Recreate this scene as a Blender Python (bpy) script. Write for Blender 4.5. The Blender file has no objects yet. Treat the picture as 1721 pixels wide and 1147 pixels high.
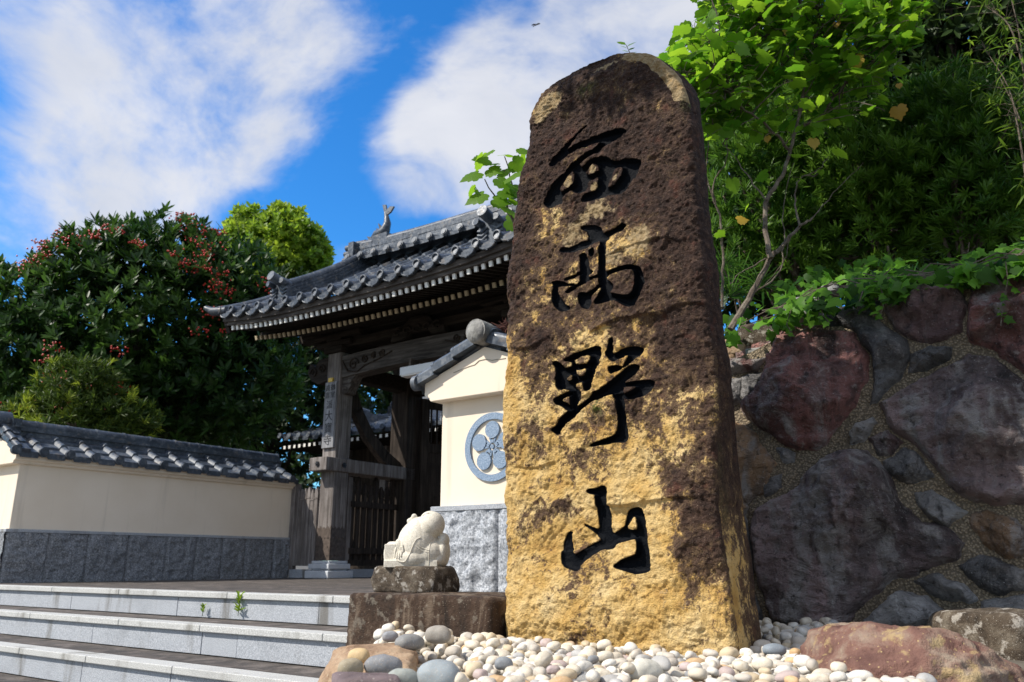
import bpy, math, random
import numpy as np
from mathutils import Vector, Matrix

# ------------------------------------------------------------------ camera, sky, sun, exposure
SC = bpy.context.scene
COL = SC.collection
R = math.radians
PITCH = R(15.6); FPX = 1339.0; EYE = 0.168
cam_d = bpy.data.cameras.new("camera"); cam = bpy.data.objects.new("camera", cam_d); COL.objects.link(cam)
cam.location = (0, 0, EYE); cam.rotation_euler = (R(90) + PITCH, 0, 0)
cam_d.sensor_width = 36.0; cam_d.lens = 28.01; cam_d.clip_start = 0.05; cam_d.clip_end = 3000
cam_d.dof.use_dof = True; cam_d.dof.focus_distance = 3.25; cam_d.dof.aperture_fstop = 5.0
SC.camera = cam
SUN_EL = R(45)                          # the sun stands high on the left, a little behind the camera
sun_d = bpy.data.lights.new("sun", 'SUN'); sun = bpy.data.objects.new("sun", sun_d); COL.objects.link(sun)
sdir = Vector((-0.945, -0.327, 0)).normalized() * math.cos(SUN_EL) + Vector((0, 0, math.sin(SUN_EL)))
sun.rotation_euler = (-sdir).to_track_quat('-Z', 'Y').to_euler()
sun.location = sdir * 60
sun_d.energy = 5.0; sun_d.angle = R(0.53); sun_d.color = (1.0, 0.94, 0.85)
SC.view_settings.view_transform = 'Standard'; SC.view_settings.look = 'None'
SC.view_settings.gamma = 1.0; SC.view_settings.use_curve_mapping = False
SC.view_settings.exposure = 0.2

# ------------------------------------------------------------------ projection helpers (a pixel of the photo -> a point of the place)
CP, SP = math.cos(PITCH), math.sin(PITCH)
EYEV = np.array([0, 0, EYE])
def ray(px, py):
    x = px - 860.5; y = 573.5 - py
    return np.array([x, FPX * CP - y * SP, y * CP + FPX * SP])
def P(px, py, F):
    d = ray(px, py); return EYEV + d * (F / d[1])
def onplane(px, py, p0, n):
    d = ray(px, py); n = np.array(n); return EYEV + d * (np.dot(np.array(p0) - EYEV, n) / np.dot(d, n))
def proj(p):
    x, y, z = p[0], p[1], p[2] - EYE
    dep = y * CP + z * SP
    return 860.5 + FPX * x / dep, 573.5 - FPX * (z * CP - y * SP) / dep
TH = R(34.9)
AV = np.array([math.cos(TH), -math.sin(TH), 0.0]); BV = np.array([math.sin(TH), math.cos(TH), 0.0])
A0 = np.array([-4.55, 7.40, 0.0])
def G(a, b, z=0.0): return A0 + a * AV + b * BV + np.array([0, 0, z])

# ------------------------------------------------------------------ node helper
class NT:
    def __init__(s, nt): s.nt = nt; s.n = nt.nodes; s.l = nt.links
    def new(s, t, **kw):
        nd = s.n.new(t)
        for k, v in kw.items(): setattr(nd, k, v)
        return nd
    def put(s, sock, v):
        if v is None: return
        if hasattr(v, 'links') or isinstance(v, bpy.types.NodeSocket): s.l.new(v, sock)
        else:
            if isinstance(v, (tuple, list)) and len(v) == 3 and sock.type == 'RGBA': v = (*v, 1)
            sock.default_value = v
    def math(s, op, a, b=None, clamp=False):
        nd = s.new('ShaderNodeMath', operation=op); nd.use_clamp = clamp
        s.put(nd.inputs[0], a); s.put(nd.inputs[1], b); return nd.outputs[0]
    def vmath(s, op, a, b=None, out=0, scale=None):
        nd = s.new('ShaderNodeVectorMath', operation=op)
        s.put(nd.inputs[0], a); s.put(nd.inputs[1], b)
        if scale is not None: s.put(nd.inputs[3], scale)
        return nd.outputs[out]
    def mix(s, f, a, b, mode='MIX'):
        nd = s.new('ShaderNodeMix', data_type='RGBA', blend_type=mode)
        s.put(nd.inputs[0], f); s.put(nd.inputs[6], a); s.put(nd.inputs[7], b); return nd.outputs[2]
    def ramp(s, f, stops, interp='LINEAR'):
        nd = s.new('ShaderNodeValToRGB'); cr = nd.color_ramp; cr.interpolation = interp
        while len(cr.elements) < len(stops): cr.elements.new(0.5)
        for e, (p, c) in zip(cr.elements, stops):
            e.position = p; e.color = (c, c, c, 1) if isinstance(c, (int, float)) else (*c, 1)
        s.put(nd.inputs[0], f); return nd.outputs[0]
    def maprange(s, v, a, b, c=0.0, d=1.0, kind='SMOOTHSTEP'):
        nd = s.new('ShaderNodeMapRange', interpolation_type=kind)
        s.put(nd.inputs[0], v); s.put(nd.inputs[1], a); s.put(nd.inputs[2], b); s.put(nd.inputs[3], c); s.put(nd.inputs[4], d)
        return nd.outputs[0]
    def noise(s, scale, detail=5, rough=0.55, vec=None, dist=0.0, out=0):
        nd = s.new('ShaderNodeTexNoise')
        nd.inputs['Scale'].default_value = scale; nd.inputs['Detail'].default_value = detail
        nd.inputs['Roughness'].default_value = rough; nd.inputs['Distortion'].default_value = dist
        if vec is not None: s.put(nd.inputs['Vector'], vec)
        return nd.outputs[out]
    def vor(s, scale, vec=None, feature='F1', out=0, rnd=1.0):
        nd = s.new('ShaderNodeTexVoronoi', feature=feature)
        nd.inputs['Scale'].default_value = scale; nd.inputs['Randomness'].default_value = rnd
        if vec is not None: s.put(nd.inputs['Vector'], vec)
        return nd.outputs[out]
    def coord(s, kind='Object', scale=None, rnd=False):
        v = s.new('ShaderNodeTexCoord').outputs[kind]
        if scale: v = s.vmath('MULTIPLY', v, scale)
        if rnd:
            r = s.new('ShaderNodeObjectInfo').outputs['Random']
            v = s.vmath('ADD', v, s.vmath('SCALE', (37.0, 51.0, 23.0), scale=r))
        return v
    def attr(s, name, out='Fac'):
        nd = s.new('ShaderNodeAttribute'); nd.attribute_name = name; return nd.outputs[out]
    def bump(s, h, strength=0.5, dist=0.01, normal=None):
        nd = s.new('ShaderNodeBump'); nd.inputs['Strength'].default_value = strength
        nd.inputs['Distance'].default_value = dist; s.put(nd.inputs['Height'], h)
        if normal is not None: s.put(nd.inputs['Normal'], normal)
        return nd.outputs[0]

def mat(name):
    m = bpy.data.materials.new(name); m.use_nodes = True
    g = NT(m.node_tree); b = m.node_tree.nodes['Principled BSDF']
    return m, g, b

# ------------------------------------------------------------------ world
def make_world():
    w = bpy.data.worlds.new("World"); SC.world = w; w.use_nodes = True
    g = NT(w.node_tree); bg = w.node_tree.nodes['Background']
    sky = g.new('ShaderNodeTexSky', sky_type='NISHITA'); sky.sun_disc = False
    sky.sun_elevation = SUN_EL; sky.sun_rotation = math.atan2(sdir.x, sdir.y)
    sky.dust_density = 0.4; sky.ozone_density = 3.0; sky.air_density = 1.0
    hs = g.new('ShaderNodeHueSaturation'); hs.inputs['Saturation'].default_value = 1.3; hs.inputs['Value'].default_value = 1.7
    g.put(hs.inputs['Color'], sky.outputs[0])
    tint = g.mix(1.0, hs.outputs[0], (0.52, 0.90, 1.08), 'MULTIPLY')
    dirv = g.new('ShaderNodeTexCoord').outputs['Generated']
    blobs = [(330,80,8.0,.80),(255,215,6.5,.6),(480,10,5.5,.5),(30,335,6,.52),(190,340,5.5,.45),(390,250,4.5,.35),(800,190,5,.95),(725,270,4.5,.9),
             (850,130,4,.5),(930,20,6,.50),(1150,40,8,.95),(1040,60,5,.6),(70,10,4.5,.45),(610,470,4,.45),(820,320,3.5,.5)]
    tot = None
    for px, py, r, wt in blobs:
        d = ray(px, py); d = d / np.linalg.norm(d)
        dt = g.vmath('DOT_PRODUCT', dirv, tuple(d), out=1)
        f = g.maprange(dt, math.cos(R(r * 1.35)), math.cos(R(r * 0.1)), 0.0, wt)
        tot = f if tot is None else g.math('ADD', tot, f)
    for d, c0, wt in (((.0, -.85, .52), .0, .95), ((.75, -.35, .55), .45, .8), ((-.9, -.3, .3), .55, .8), ((0, .1, 1), .72, .6)):   # white cloud added outside the view to neutralise and fill the ambient light
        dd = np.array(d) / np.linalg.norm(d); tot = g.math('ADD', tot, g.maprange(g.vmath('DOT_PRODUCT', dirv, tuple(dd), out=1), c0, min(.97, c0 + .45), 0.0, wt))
    tot = g.math('MINIMUM', tot, 1.0)
    warp = g.noise(2.2, 3, 0.5, dirv, out=1)
    v2 = g.vmath('ADD', g.vmath('MULTIPLY', dirv, (1, 1, 1.25)), g.vmath('SCALE', g.vmath('SUBTRACT', warp, (.5, .5, .5)), scale=0.28))
    n1 = g.noise(5.0, 9, 0.58, v2); n2 = g.noise(19.0, 6, 0.6, v2)
    s = g.math('ADD', tot, g.math('MULTIPLY', g.math('SUBTRACT', n1, 0.5), 2.7))
    s = g.math('ADD', s, g.math('MULTIPLY', g.math('SUBTRACT', n2, 0.5), 0.8))
    m = g.maprange(s, 0.12, 1.25, 0.0, 0.92)
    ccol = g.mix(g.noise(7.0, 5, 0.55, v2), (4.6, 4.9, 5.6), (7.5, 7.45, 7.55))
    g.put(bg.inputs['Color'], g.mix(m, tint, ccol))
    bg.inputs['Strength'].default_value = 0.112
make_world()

# ------------------------------------------------------------------ numpy noise
def _hash(i, j, k, seed):
    h = (i * 374761393 + j * 668265263 + k * 2147483647 + seed * 974711) & 0xffffffff
    h = ((h ^ (h >> 13)) * 1274126177) & 0xffffffff
    h = ((h ^ (h >> 16)) * 2246822519) & 0xffffffff
    return ((h ^ (h >> 15)) & 0xffff) / 32767.5 - 1.0
def vnoise(p, seed=0):
    p = np.asarray(p, float); f = np.floor(p).astype(np.int64); t = p - f; t = t * t * t * (t * (t * 6 - 15) + 10)
    i, j, k = f[..., 0], f[..., 1], f[..., 2]; x, y, z = t[..., 0], t[..., 1], t[..., 2]
    def L(a, b, u): return a + (b - a) * u
    c = lambda a, b, d: _hash(i + a, j + b, k + d, seed)
    return L(L(L(c(0,0,0), c(1,0,0), x), L(c(0,1,0), c(1,1,0), x), y), L(L(c(0,0,1), c(1,0,1), x), L(c(0,1,1), c(1,1,1), x), y), z)
def fbm(p, scale, oct=4, gain=0.5, seed=0, ridged=False):
    p = np.asarray(p, float) * scale; out = 0; a = 1; tot = 0
    for o in range(oct):
        n = vnoise(p + 17.3 * o, seed + o)
        out = out + a * ((1 - 2 * np.abs(n)) if ridged else n); tot += a; a *= gain; p = p * 2.03
    return out / tot
def sstep(x, a, b):
    t = np.clip((x - a) / (b - a), 0, 1); return t * t * (3 - 2 * t)
def poly_sd(pts, poly):
    """signed distance (positive inside) of pts (N,2) to a closed polygon"""
    pts = np.asarray(pts, float); poly = np.asarray(poly, float); n = len(poly)
    d2 = np.full(len(pts), 1e18); ins = np.zeros(len(pts), bool)
    for i in range(n):
        a = poly[i]; b = poly[(i + 1) % n]; e = b - a; w = pts - a
        t = np.clip((w @ e) / max(e @ e, 1e-12), 0, 1)
        q = w - t[:, None] * e; d2 = np.minimum(d2, (q * q).sum(1))
        c1 = (a[1] <= pts[:, 1]) != (b[1] <= pts[:, 1])
        if abs(e[1]) > 1e-12:
            xi = a[0] + (pts[:, 1] - a[1]) / e[1] * e[0]; ins ^= c1 & (pts[:, 0] < xi)
    d = np.sqrt(d2); return np.where(ins, d, -d)
def smooth_poly(poly, it=2):
    p = np.asarray(poly, float)
    for _ in range(it):
        q = np.roll(p, -1, 0); p = np.stack([p * .75 + q * .25, p * .25 + q * .75], 1).reshape(-1, p.shape[1])
    return p

# ------------------------------------------------------------------ mesh / object helpers
def mesh_np(name, verts, quads=None, tris=None, attrs=None, smooth=True, sharp=None, mats=None):
    verts = np.asarray(verts, np.float32); me = bpy.data.meshes.new(name)
    q = np.asarray(quads, np.int32).reshape(-1, 4) if quads is not None and len(quads) else np.zeros((0, 4), np.int32)
    t = np.asarray(tris, np.int32).reshape(-1, 3) if tris is not None and len(tris) else np.zeros((0, 3), np.int32)
    nf = len(q) + len(t); me.vertices.add(len(verts)); me.vertices.foreach_set('co', verts.ravel())
    me.loops.add(q.size + t.size); me.loops.foreach_set('vertex_index', np.concatenate([q.ravel(), t.ravel()]))
    me.polygons.add(nf)
    st = np.concatenate([np.arange(len(q)) * 4, q.size + np.arange(len(t)) * 3]).astype(np.int32)
    me.polygons.foreach_set('loop_start', st)
    if mats is not None: me.polygons.foreach_set('material_index', np.asarray(mats, np.int32))
    me.update(calc_edges=True); me.validate()
    for k, v in (attrs or {}).items():
        v = np.asarray(v, np.float32)
        if v.ndim == 1:
            a = me.attributes.new(k, 'FLOAT', 'POINT'); a.data.foreach_set('value', v)
        else:
            a = me.attributes.new(k, 'FLOAT_COLOR', 'POINT')
            a.data.foreach_set('color', np.concatenate([v, np.ones((len(v), 1), np.float32)], 1).ravel())
    if smooth: me.shade_smooth()
    if smooth and sharp: me.set_sharp_from_angle(angle=R(sharp))
    return me

def tag(o, label=None, cat=None, group=None, kind=None):
    if label: o['label'] = label
    if cat: o['category'] = cat
    if group: o['group'] = group
    if kind: o['kind'] = kind
    return o
def link(name, me, m=None, parent=None):
    o = bpy.data.objects.new(name, me); COL.objects.link(o)
    if m is not None:
        for x in (m if isinstance(m, (list, tuple)) else [m]): me.materials.append(x)
    if parent is not None: o.parent = parent
    return o
def empty(name, loc, rz=0.0, label=None, cat=None, group=None):
    o = bpy.data.objects.new(name, None); COL.objects.link(o); o.location = tuple(loc); o.rotation_euler = (0, 0, rz)
    o.empty_display_size = 0.1
    return tag(o, label, cat, group)

class MB:
    """collects simple shapes into one mesh; o = origin subtracted from every vertex"""
    def __init__(s, o=(0, 0, 0)): s.v = []; s.f = []; s.m = []; s.o = np.array(o, float)
    def add(s, vs, fs, mi=0):
        k = len(s.v); s.v += [tuple(np.array(v, float) - s.o) for v in vs]
        s.f += [tuple(i + k for i in f) for f in fs]; s.m += [mi] * len(fs)
    def box(s, x0, x1, y0, y1, z0, z1, mi=0, mif=None):
        v = [(x0,y0,z0),(x1,y0,z0),(x1,y1,z0),(x0,y1,z0),(x0,y0,z1),(x1,y0,z1),(x1,y1,z1),(x0,y1,z1)]
        f = [(0,3,2,1),(4,5,6,7),(0,1,5,4),(1,2,6,5),(2,3,7,6),(3,0,4,7)]
        k = len(s.m); s.add(v, f, mi)
        if mif is not None: s.m[k + 2] = mif          # the face towards -y
    def hexa(s, c8, mi=0, mif=None):
        f = [(0,3,2,1),(4,5,6,7),(0,1,5,4),(1,2,6,5),(2,3,7,6),(3,0,4,7)]
        k = len(s.m); s.add(c8, f, mi)
        if mif is not None: s.m[k + 2] = mif
    def beam(s, p, q, w, h, up=(0, 0, 1), mi=0, mif=None, w2=None, h2=None):
        p = np.array(p, float); q = np.array(q, float); d = q - p; d /= np.linalg.norm(d)
        sd = np.cross(d, up); sd /= np.linalg.norm(sd); u = np.cross(sd, d); w2 = w2 or w; h2 = h2 or h
        c = [p - sd*w/2 - u*h/2, p + sd*w/2 - u*h/2, q + sd*w2/2 - u*h2/2, q - sd*w2/2 - u*h2/2,
             p - sd*w/2 + u*h/2, p + sd*w/2 + u*h/2, q + sd*w2/2 + u*h2/2, q - sd*w2/2 + u*h2/2]
        s.hexa(c, mi, mif)
    def prism(s, poly, ax, d0, d1, mi=0):
        """poly: 2D points extruded along axis ax ('x','y','z') from d0 to d1"""
        n = len(poly)
        def mk(p, d): return {'x': (d, p[0], p[1]), 'y': (p[0], d, p[1]), 'z': (p[0], p[1], d)}[ax]
        v = [mk(p, d0) for p in poly] + [mk(p, d1) for p in poly]
        f = [tuple(range(n))[::-1], tuple(range(n, 2 * n))] + [(i, (i + 1) % n, n + (i + 1) % n, n + i) for i in range(n)]
        s.add(v, f, mi)
    def tube(s, pts, rad, n=8, mi=0, cap=True):
        pts = [np.array(p, float) for p in pts]; m = len(pts)
        if not hasattr(rad, '__len__'): rad = [rad] * m
        vs = []; ref = np.array([0.13, 0.31, 0.94])
        for i in range(m):
            d = pts[min(i + 1, m - 1)] - pts[max(i - 1, 0)]; d = d / (np.linalg.norm(d) + 1e-9)
            if i == 0:
                if abs(d @ ref) > .9: ref = np.array([1.0, 0, 0])
                a = np.cross(d, ref)
            else: a = a - d * (a @ d)
            a = a / (np.linalg.norm(a) + 1e-9); b = np.cross(d, a)
            for k in range(n):
                t = 2 * math.pi * k / n; vs.append(pts[i] + rad[i] * (math.cos(t) * a + math.sin(t) * b))
        fs = [(i*n + k, i*n + (k+1) % n, (i+1)*n + (k+1) % n, (i+1)*n + k) for i in range(m - 1) for k in range(n)]
        if cap: fs += [tuple(range(n))[::-1], tuple(range((m-1)*n, m*n))]
        s.add(vs, fs, mi)
    def disc_cyl(s, c, ax, r, h, n=14, mi=0, r2=None):
        c = np.array(c, float); ax = np.array(ax, float); ax /= np.linalg.norm(ax)
        s.tube([c - ax * h / 2, c + ax * h / 2], [r, r2 if r2 is not None else r], n, mi)
    def ball(s, c, r3, n=12, m=8, mi=0):
        c = np.array(c, float); vs = []; fs = []
        for i in range(m + 1):
            ph = math.pi * i / m
            for k in range(n):
                t = 2 * math.pi * k / n
                vs.append(c + np.array(r3) * np.array([math.sin(ph)*math.cos(t), math.sin(ph)*math.sin(t), math.cos(ph)]))
        fs = [(i*n + k, (i+1)*n + k, (i+1)*n + (k+1) % n, i*n + (k+1) % n) for i in range(m) for k in range(n)]
        s.add(vs, fs, mi)
    def mesh(s, name, smooth=False, sharp=35):
        me = bpy.data.meshes.new(name); me.from_pydata(s.v, [], s.f); me.update()
        me.polygons.foreach_set('material_index', s.m)
        if smooth: me.shade_smooth(); me.set_sharp_from_angle(angle=R(sharp))
        return me
    def build(s, name, m, parent=None, smooth=False, bevel=0.0, sharp=35):
        o = link(name, s.mesh(name, smooth, sharp), m, parent)
        if bevel:
            b = o.modifiers.new('edge', 'BEVEL'); b.width = bevel; b.segments = 2; b.limit_method = 'ANGLE'; b.angle_limit = R(40)
        return o
def gate_thing(name, org, label, cat, group=None):
    o = empty(name, G(*org), -TH, label, cat, group); o['org'] = None
    del o['org']; return o
def gridmesh(nu, nv):
    i, j = np.meshgrid(np.arange(nu - 1), np.arange(nv - 1), indexing='ij'); k = (i * nv + j).ravel()
    return np.stack([k, k + nv, k + nv + 1, k + 1], 1)
# ------------------------------------------------------------------ materials
def simple(name, col, rough=0.7, var=0.25, scale=8, bump=0.0, bscale=60, metallic=0.0, bdist=0.004, rnd=False, spec=0.5):
    m, g, b = mat(name); v = g.coord('Object', rnd=rnd); n = g.noise(scale, 6, 0.6, v)
    lo = tuple(c * (1 - var) for c in col); hi = tuple(min(1, c * (1 + var)) for c in col)
    g.put(b.inputs['Base Color'], g.ramp(n, [(0.3, lo), (0.7, hi)])); b.inputs['Roughness'].default_value = rough
    b.inputs['Metallic'].default_value = metallic; b.inputs['Specular IOR Level'].default_value = spec
    if bump: g.put(b.inputs['Normal'], g.bump(g.noise(bscale, 5, 0.6, v), bump, bdist))
    return m

def m_stele():
    m, g, b = mat('weathered_ochre_sandstone'); v = g.coord()
    stain = g.attr('stain'); lich = g.attr('lichen'); ink = g.attr('ink'); moss = g.attr('moss')
    n1 = g.noise(7, 8, 0.62, v); n2 = g.noise(38, 6, 0.65, v); n3 = g.noise(150, 3, 0.6, v)
    och = g.ramp(n1, [(0.28, (0.40, 0.215, 0.06)), (0.44, (0.66, 0.42, 0.135)), (0.60, (0.78, 0.56, 0.25)), (0.78, (0.72, 0.57, 0.32))])
    och = g.mix(g.maprange(n2, 0.52, 0.72, 0, .5), och, (0.36, 0.19, 0.07))
    och = g.mix(g.maprange(n3, 0.55, 0.75, 0, .35), och, (0.17, 0.09, 0.045))
    brn = g.ramp(n2, [(0.3, (0.016, 0.009, 0.007)), (0.5, (0.044, 0.024, 0.017)), (0.66, (0.095, 0.055, 0.037)), (0.8, (0.22, 0.15, 0.10))])
    brn = g.mix(g.maprange(g.noise(13, 4, .6, v), 0.55, 0.7, 0, .45), brn, (0.15, 0.055, 0.035))
    sp = g.vor(85, v); brn = g.mix(g.maprange(sp, 0.16, 0.05, 0, .55), brn, (0.42, 0.33, 0.24))
    k = g.math('ADD', stain, g.math('MULTIPLY', g.math('SUBTRACT', n2, 0.5), 1.0))
    k = g.math('ADD', k, g.math('MULTIPLY', g.math('SUBTRACT', g.noise(15, 6, .65, v, .8), 0.5), 1.1))
    k = g.math('ADD', k, g.math('MULTIPLY', g.math('SUBTRACT', n3, 0.5), 0.6))
    mid = g.mix(.4, brn, (0.30, 0.19, 0.10)); c = g.mix(g.maprange(k, 0.26, 0.50), och, mid); c = g.mix(g.maprange(k, 0.46, 0.80), c, brn)
    kl = g.math('ADD', lich, g.math('MULTIPLY', g.math('SUBTRACT', n2, 0.5), 0.9))
    c = g.mix(g.maprange(kl, 0.4, 0.6, 0, .9), c, g.ramp(n2, [(0.35, (0.34, 0.225, 0.095)), (0.6, (0.46, 0.35, 0.20))]))
    c = g.mix(g.math('MULTIPLY', moss, g.maprange(n2, 0.4, 0.6)), c, (0.10, 0.15, 0.02))
    wh = g.vor(120, v); c = g.mix(g.math('MULTIPLY', g.maprange(wh, 0.10, 0.03, 0, .8), g.maprange(n1, .5, .6)), c, (0.6, 0.57, 0.5))
    inkm = g.maprange(ink, -0.0006, 0.0012)
    c = g.mix(inkm, c, (0.0028, 0.0038, 0.006))
    g.put(b.inputs['Base Color'], c)
    g.put(b.inputs['Roughness'], g.math('SUBTRACT', 0.86, g.math('MULTIPLY', inkm, 0.30)))
    g.put(b.inputs['Specular IOR Level'], g.math('SUBTRACT', .25, g.math('MULTIPLY', inkm, .19)))
    h = g.math('ADD', g.math('MULTIPLY', n2, .8), g.math('MULTIPLY', n3, 0.75))
    h = g.math('ADD', h, g.math('MULTIPLY', g.noise(330, 3, .65, v), 0.4))
    h = g.math('SUBTRACT', h, g.maprange(g.vor(60, v), .22, .08, 0, .35))
    h = g.math('MULTIPLY', h, g.math('SUBTRACT', 1.0, g.math('MULTIPLY', inkm, .8)))
    g.put(b.inputs['Normal'], g.bump(h, 1.0, 0.016)); return m

def m_wallstone():
    m, g, b = mat('purple_grey_field_stone'); v = g.coord(); vs = g.coord('Object', (1, 1, .16))
    base = g.attr('Col', 'Color'); n1 = g.noise(5, 8, .65, v, 1.4); n2 = g.noise(32, 7, .68, v); st = g.noise(6.5, 7, .62, vs, .5); n4 = g.noise(130, 3, .65, v)
    c = g.mix(g.maprange(st, .48, .62, 0, .85), base, (0.36, 0.34, 0.32))
    c = g.mix(g.maprange(n1, .50, .60, 0, .85), c, g.mix(.55, base, (0.085, 0.078, 0.075)))
    c = g.mix(g.maprange(st, .45, .34, 0, .8), c, (0.030, 0.027, 0.027))
    c = g.mix(g.maprange(n2, .55, .72, 0, .6), c, (0.48, 0.43, 0.40))
    c = g.mix(g.maprange(n2, .46, .30, 0, .75), c, (0.016, 0.014, 0.014))
    c = g.mix(g.maprange(n4, .60, .78, 0, .5), c, (0.46, 0.42, 0.39))
    c = g.mix(g.math('MULTIPLY', g.maprange(g.vor(48, v), .16, .06, 0, .75), g.maprange(n1, .4, .52)), c, (0.46, 0.44, 0.41))
    g.put(b.inputs['Base Color'], c); g.put(b.inputs['Roughness'], g.maprange(n1, .3, .7, .45, .75))
    b.inputs['Specular IOR Level'].default_value = 0.35
    h = g.math('ADD', n2, g.math('MULTIPLY', n4, .4))
    h = g.math('ADD', h, g.math('MULTIPLY', g.noise(10, 7, .65, g.coord('Object', (1, 1, 1.8)), 1.5), 1.6))
    g.put(b.inputs['Normal'], g.bump(h, 1.0, .03)); return m

def m_mortar():
    m, g, b = mat('gritty_sandy_mortar'); v = g.coord(); vo = g.vor(95, v); cc = g.math('FRACT', g.math('MULTIPLY', g.noise(300, 1, .5, v), 9.0))
    c = g.mix(g.noise(6, 5, .6, v), (0.20, 0.155, 0.095), (0.40, 0.31, 0.20))
    c = g.mix(.45, c, g.mix(cc, (0.10, 0.075, 0.05), (0.48, 0.39, 0.27)), 'MIX'); c = g.mix(g.maprange(vo, .3, .6, 0, .6), c, (0.03, .024, .018))
    g.put(b.inputs['Base Color'], c); b.inputs['Roughness'].default_value = .95
    g.put(b.inputs['Normal'], g.bump(g.math('SUBTRACT', g.noise(40, 5, .6, v), g.math('MULTIPLY', vo, .8)), .9, .012)); return m

def m_rock(name, c1, c2, c3, lich=0.4, lc=(0.42, 0.40, 0.34), scale=6, bump=.7, vert=1.0):
    m, g, b = mat(name); v = g.coord(rnd=True); n1 = g.noise(scale, 8, .62, g.vmath('MULTIPLY', v, (1, 1, vert)), .6); n2 = g.noise(scale * 5, 6, .65, v); n3 = g.noise(scale * 1.7, 6, .6, v)
    c = g.ramp(n1, [(.3, c1), (.5, c2), (.68, c3)]); c = g.mix(g.maprange(n2, .55, .75, 0, .5), c, tuple(x * .35 for x in c1))
    c = g.mix(g.math('MULTIPLY', g.maprange(n3, .55, .62), lich), c, lc)
    c = g.mix(g.math('MULTIPLY', g.maprange(g.vor(scale * 9, v), .2, .08, 0, .7), min(1, lich * 1.6)), c, tuple(min(1, x * 1.25) for x in lc))
    g.put(b.inputs['Base Color'], c); b.inputs['Roughness'].default_value = .85; b.inputs['Specular IOR Level'].default_value = .3
    h = g.math('ADD', n2, g.math('MULTIPLY', g.noise(scale * 25, 4, .6, v), .4)); g.put(b.inputs['Normal'], g.bump(h, bump, .012)); return m

def m_pebble(use_attr):
    m, g, b = mat('river_pebble_fill' if use_attr else 'river_pebble'); v = g.coord(rnd=not use_attr)
    base = g.attr('Col', 'Color') if use_attr else g.new('ShaderNodeObjectInfo').outputs['Color']
    n = g.noise(26, 6, .6, v); n2 = g.noise(9, 4, .6, v, 2.0)
    c = g.mix(g.maprange(n, .40, .66, 0, .6), base, g.mix(.6, base, (0.34, 0.25, 0.15)))
    c = g.mix(g.maprange(n2, .56, .66, 0, .35), c, (0.62, 0.58, 0.52))
    c = g.mix(g.maprange(g.noise(110, 3, .6, v), .6, .75, 0, .4), c, (0.2, .16, .12))
    g.put(b.inputs['Base Color'], c); b.inputs['Roughness'].default_value = .62; b.inputs['Specular IOR Level'].default_value = .35
    g.put(b.inputs['Normal'], g.bump(g.math('ADD', n, g.noise(150, 3, .6, v)), .25, .003)); return m

def m_plaster():
    m, g, b = mat('cream_plaster'); v = g.coord(); n = g.noise(1.6, 7, .6, v); st = g.noise(9, 5, .6, g.coord('Object', (1, 1, .08)))
    c = g.ramp(n, [(.3, (0.78, 0.665, 0.52)), (.7, (0.86, 0.75, 0.61))])
    c = g.mix(g.maprange(st, .54, .75, 0, .32), c, (0.42, 0.36, 0.28)); c = g.mix(g.maprange(g.noise(60, 3, .6, v), .68, .8, 0, .25), c, (.35, .3, .24))
    g.put(b.inputs['Base Color'], c); b.inputs['Roughness'].default_value = .85; b.inputs['Specular IOR Level'].default_value = .2
    g.put(b.inputs['Normal'], g.bump(g.noise(130, 4, .6, v), .22, .003)); return m

def m_granite(name, lo, mid, hi, scale=160, bump=.2, stain=0.0, rough=.75, sc2=3.0):
    m, g, b = mat(name); v = g.coord(); n = g.noise(scale, 3, .75, v); n2 = g.noise(sc2, 6, .6, v)
    c = g.ramp(n, [(.32, lo), (.5, mid), (.66, hi)]); c = g.mix(g.maprange(n2, .5, .72, 0, .35), c, tuple(x * .5 for x in mid))
    if stain:
        s = g.noise(5, 6, .6, g.coord('Object', (1, 1, .15))); c = g.mix(g.maprange(s, .55, .72, 0, stain), c, (0.10, .085, .06))
    g.put(b.inputs['Base Color'], c); b.inputs['Roughness'].default_value = rough; b.inputs['Specular IOR Level'].default_value = .35
    if bump: g.put(b.inputs['Normal'], g.bump(g.math('ADD', g.noise(scale * .5, 5, .6, v), g.noise(scale * .15, 5, .6, v)), bump, .006))
    return m

def m_tile():
    m, g, b = mat('smoked_silver_roof_tile'); v = g.coord(); n = g.noise(3.5, 6, .62, v); n2 = g.noise(28, 6, .62, v); n3 = g.noise(12, 2, .5, v)
    c = g.ramp(n, [(.3, (0.022, 0.029, 0.040)), (.55, (0.055, 0.070, 0.092)), (.75, (0.13, 0.148, 0.17))])
    c = g.mix(g.maprange(n2, .5, .68, 0, .5), c, (0.20, 0.207, 0.215)); c = g.mix(g.maprange(n2, .46, .3, 0, .6), c, (0.022, 0.025, 0.03))
    c = g.mix(g.maprange(n3, .60, .68, 0, .4), c, (0.20, 0.165, 0.13))
    g.put(b.inputs['Base Color'], c); g.put(b.inputs['Roughness'], g.maprange(n2, .3, .7, .32, .6)); b.inputs['Metallic'].default_value = .1
    g.put(b.inputs['Normal'], g.bump(n2, .25, .006)); return m

def m_wood(name, lo, hi, grain=(1, 1, .05), bump=.5, sc=34):
    m, g, b = mat(name); v = g.coord('Object', grain); n = g.noise(sc, 6, .65, v, .6); n2 = g.noise(4, 5, .6, g.coord())
    c = g.ramp(n, [(.28, tuple(x * .3 for x in lo)), (.45, lo), (.7, hi)]); c = g.mix(g.maprange(n2, .45, .7, 0, .55), c, tuple(x * .55 for x in lo))
    g.put(b.inputs['Base Color'], c); b.inputs['Roughness'].default_value = .85; b.inputs['Specular IOR Level'].default_value = .2
    g.put(b.inputs['Normal'], g.bump(n, bump, .006)); return m

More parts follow.
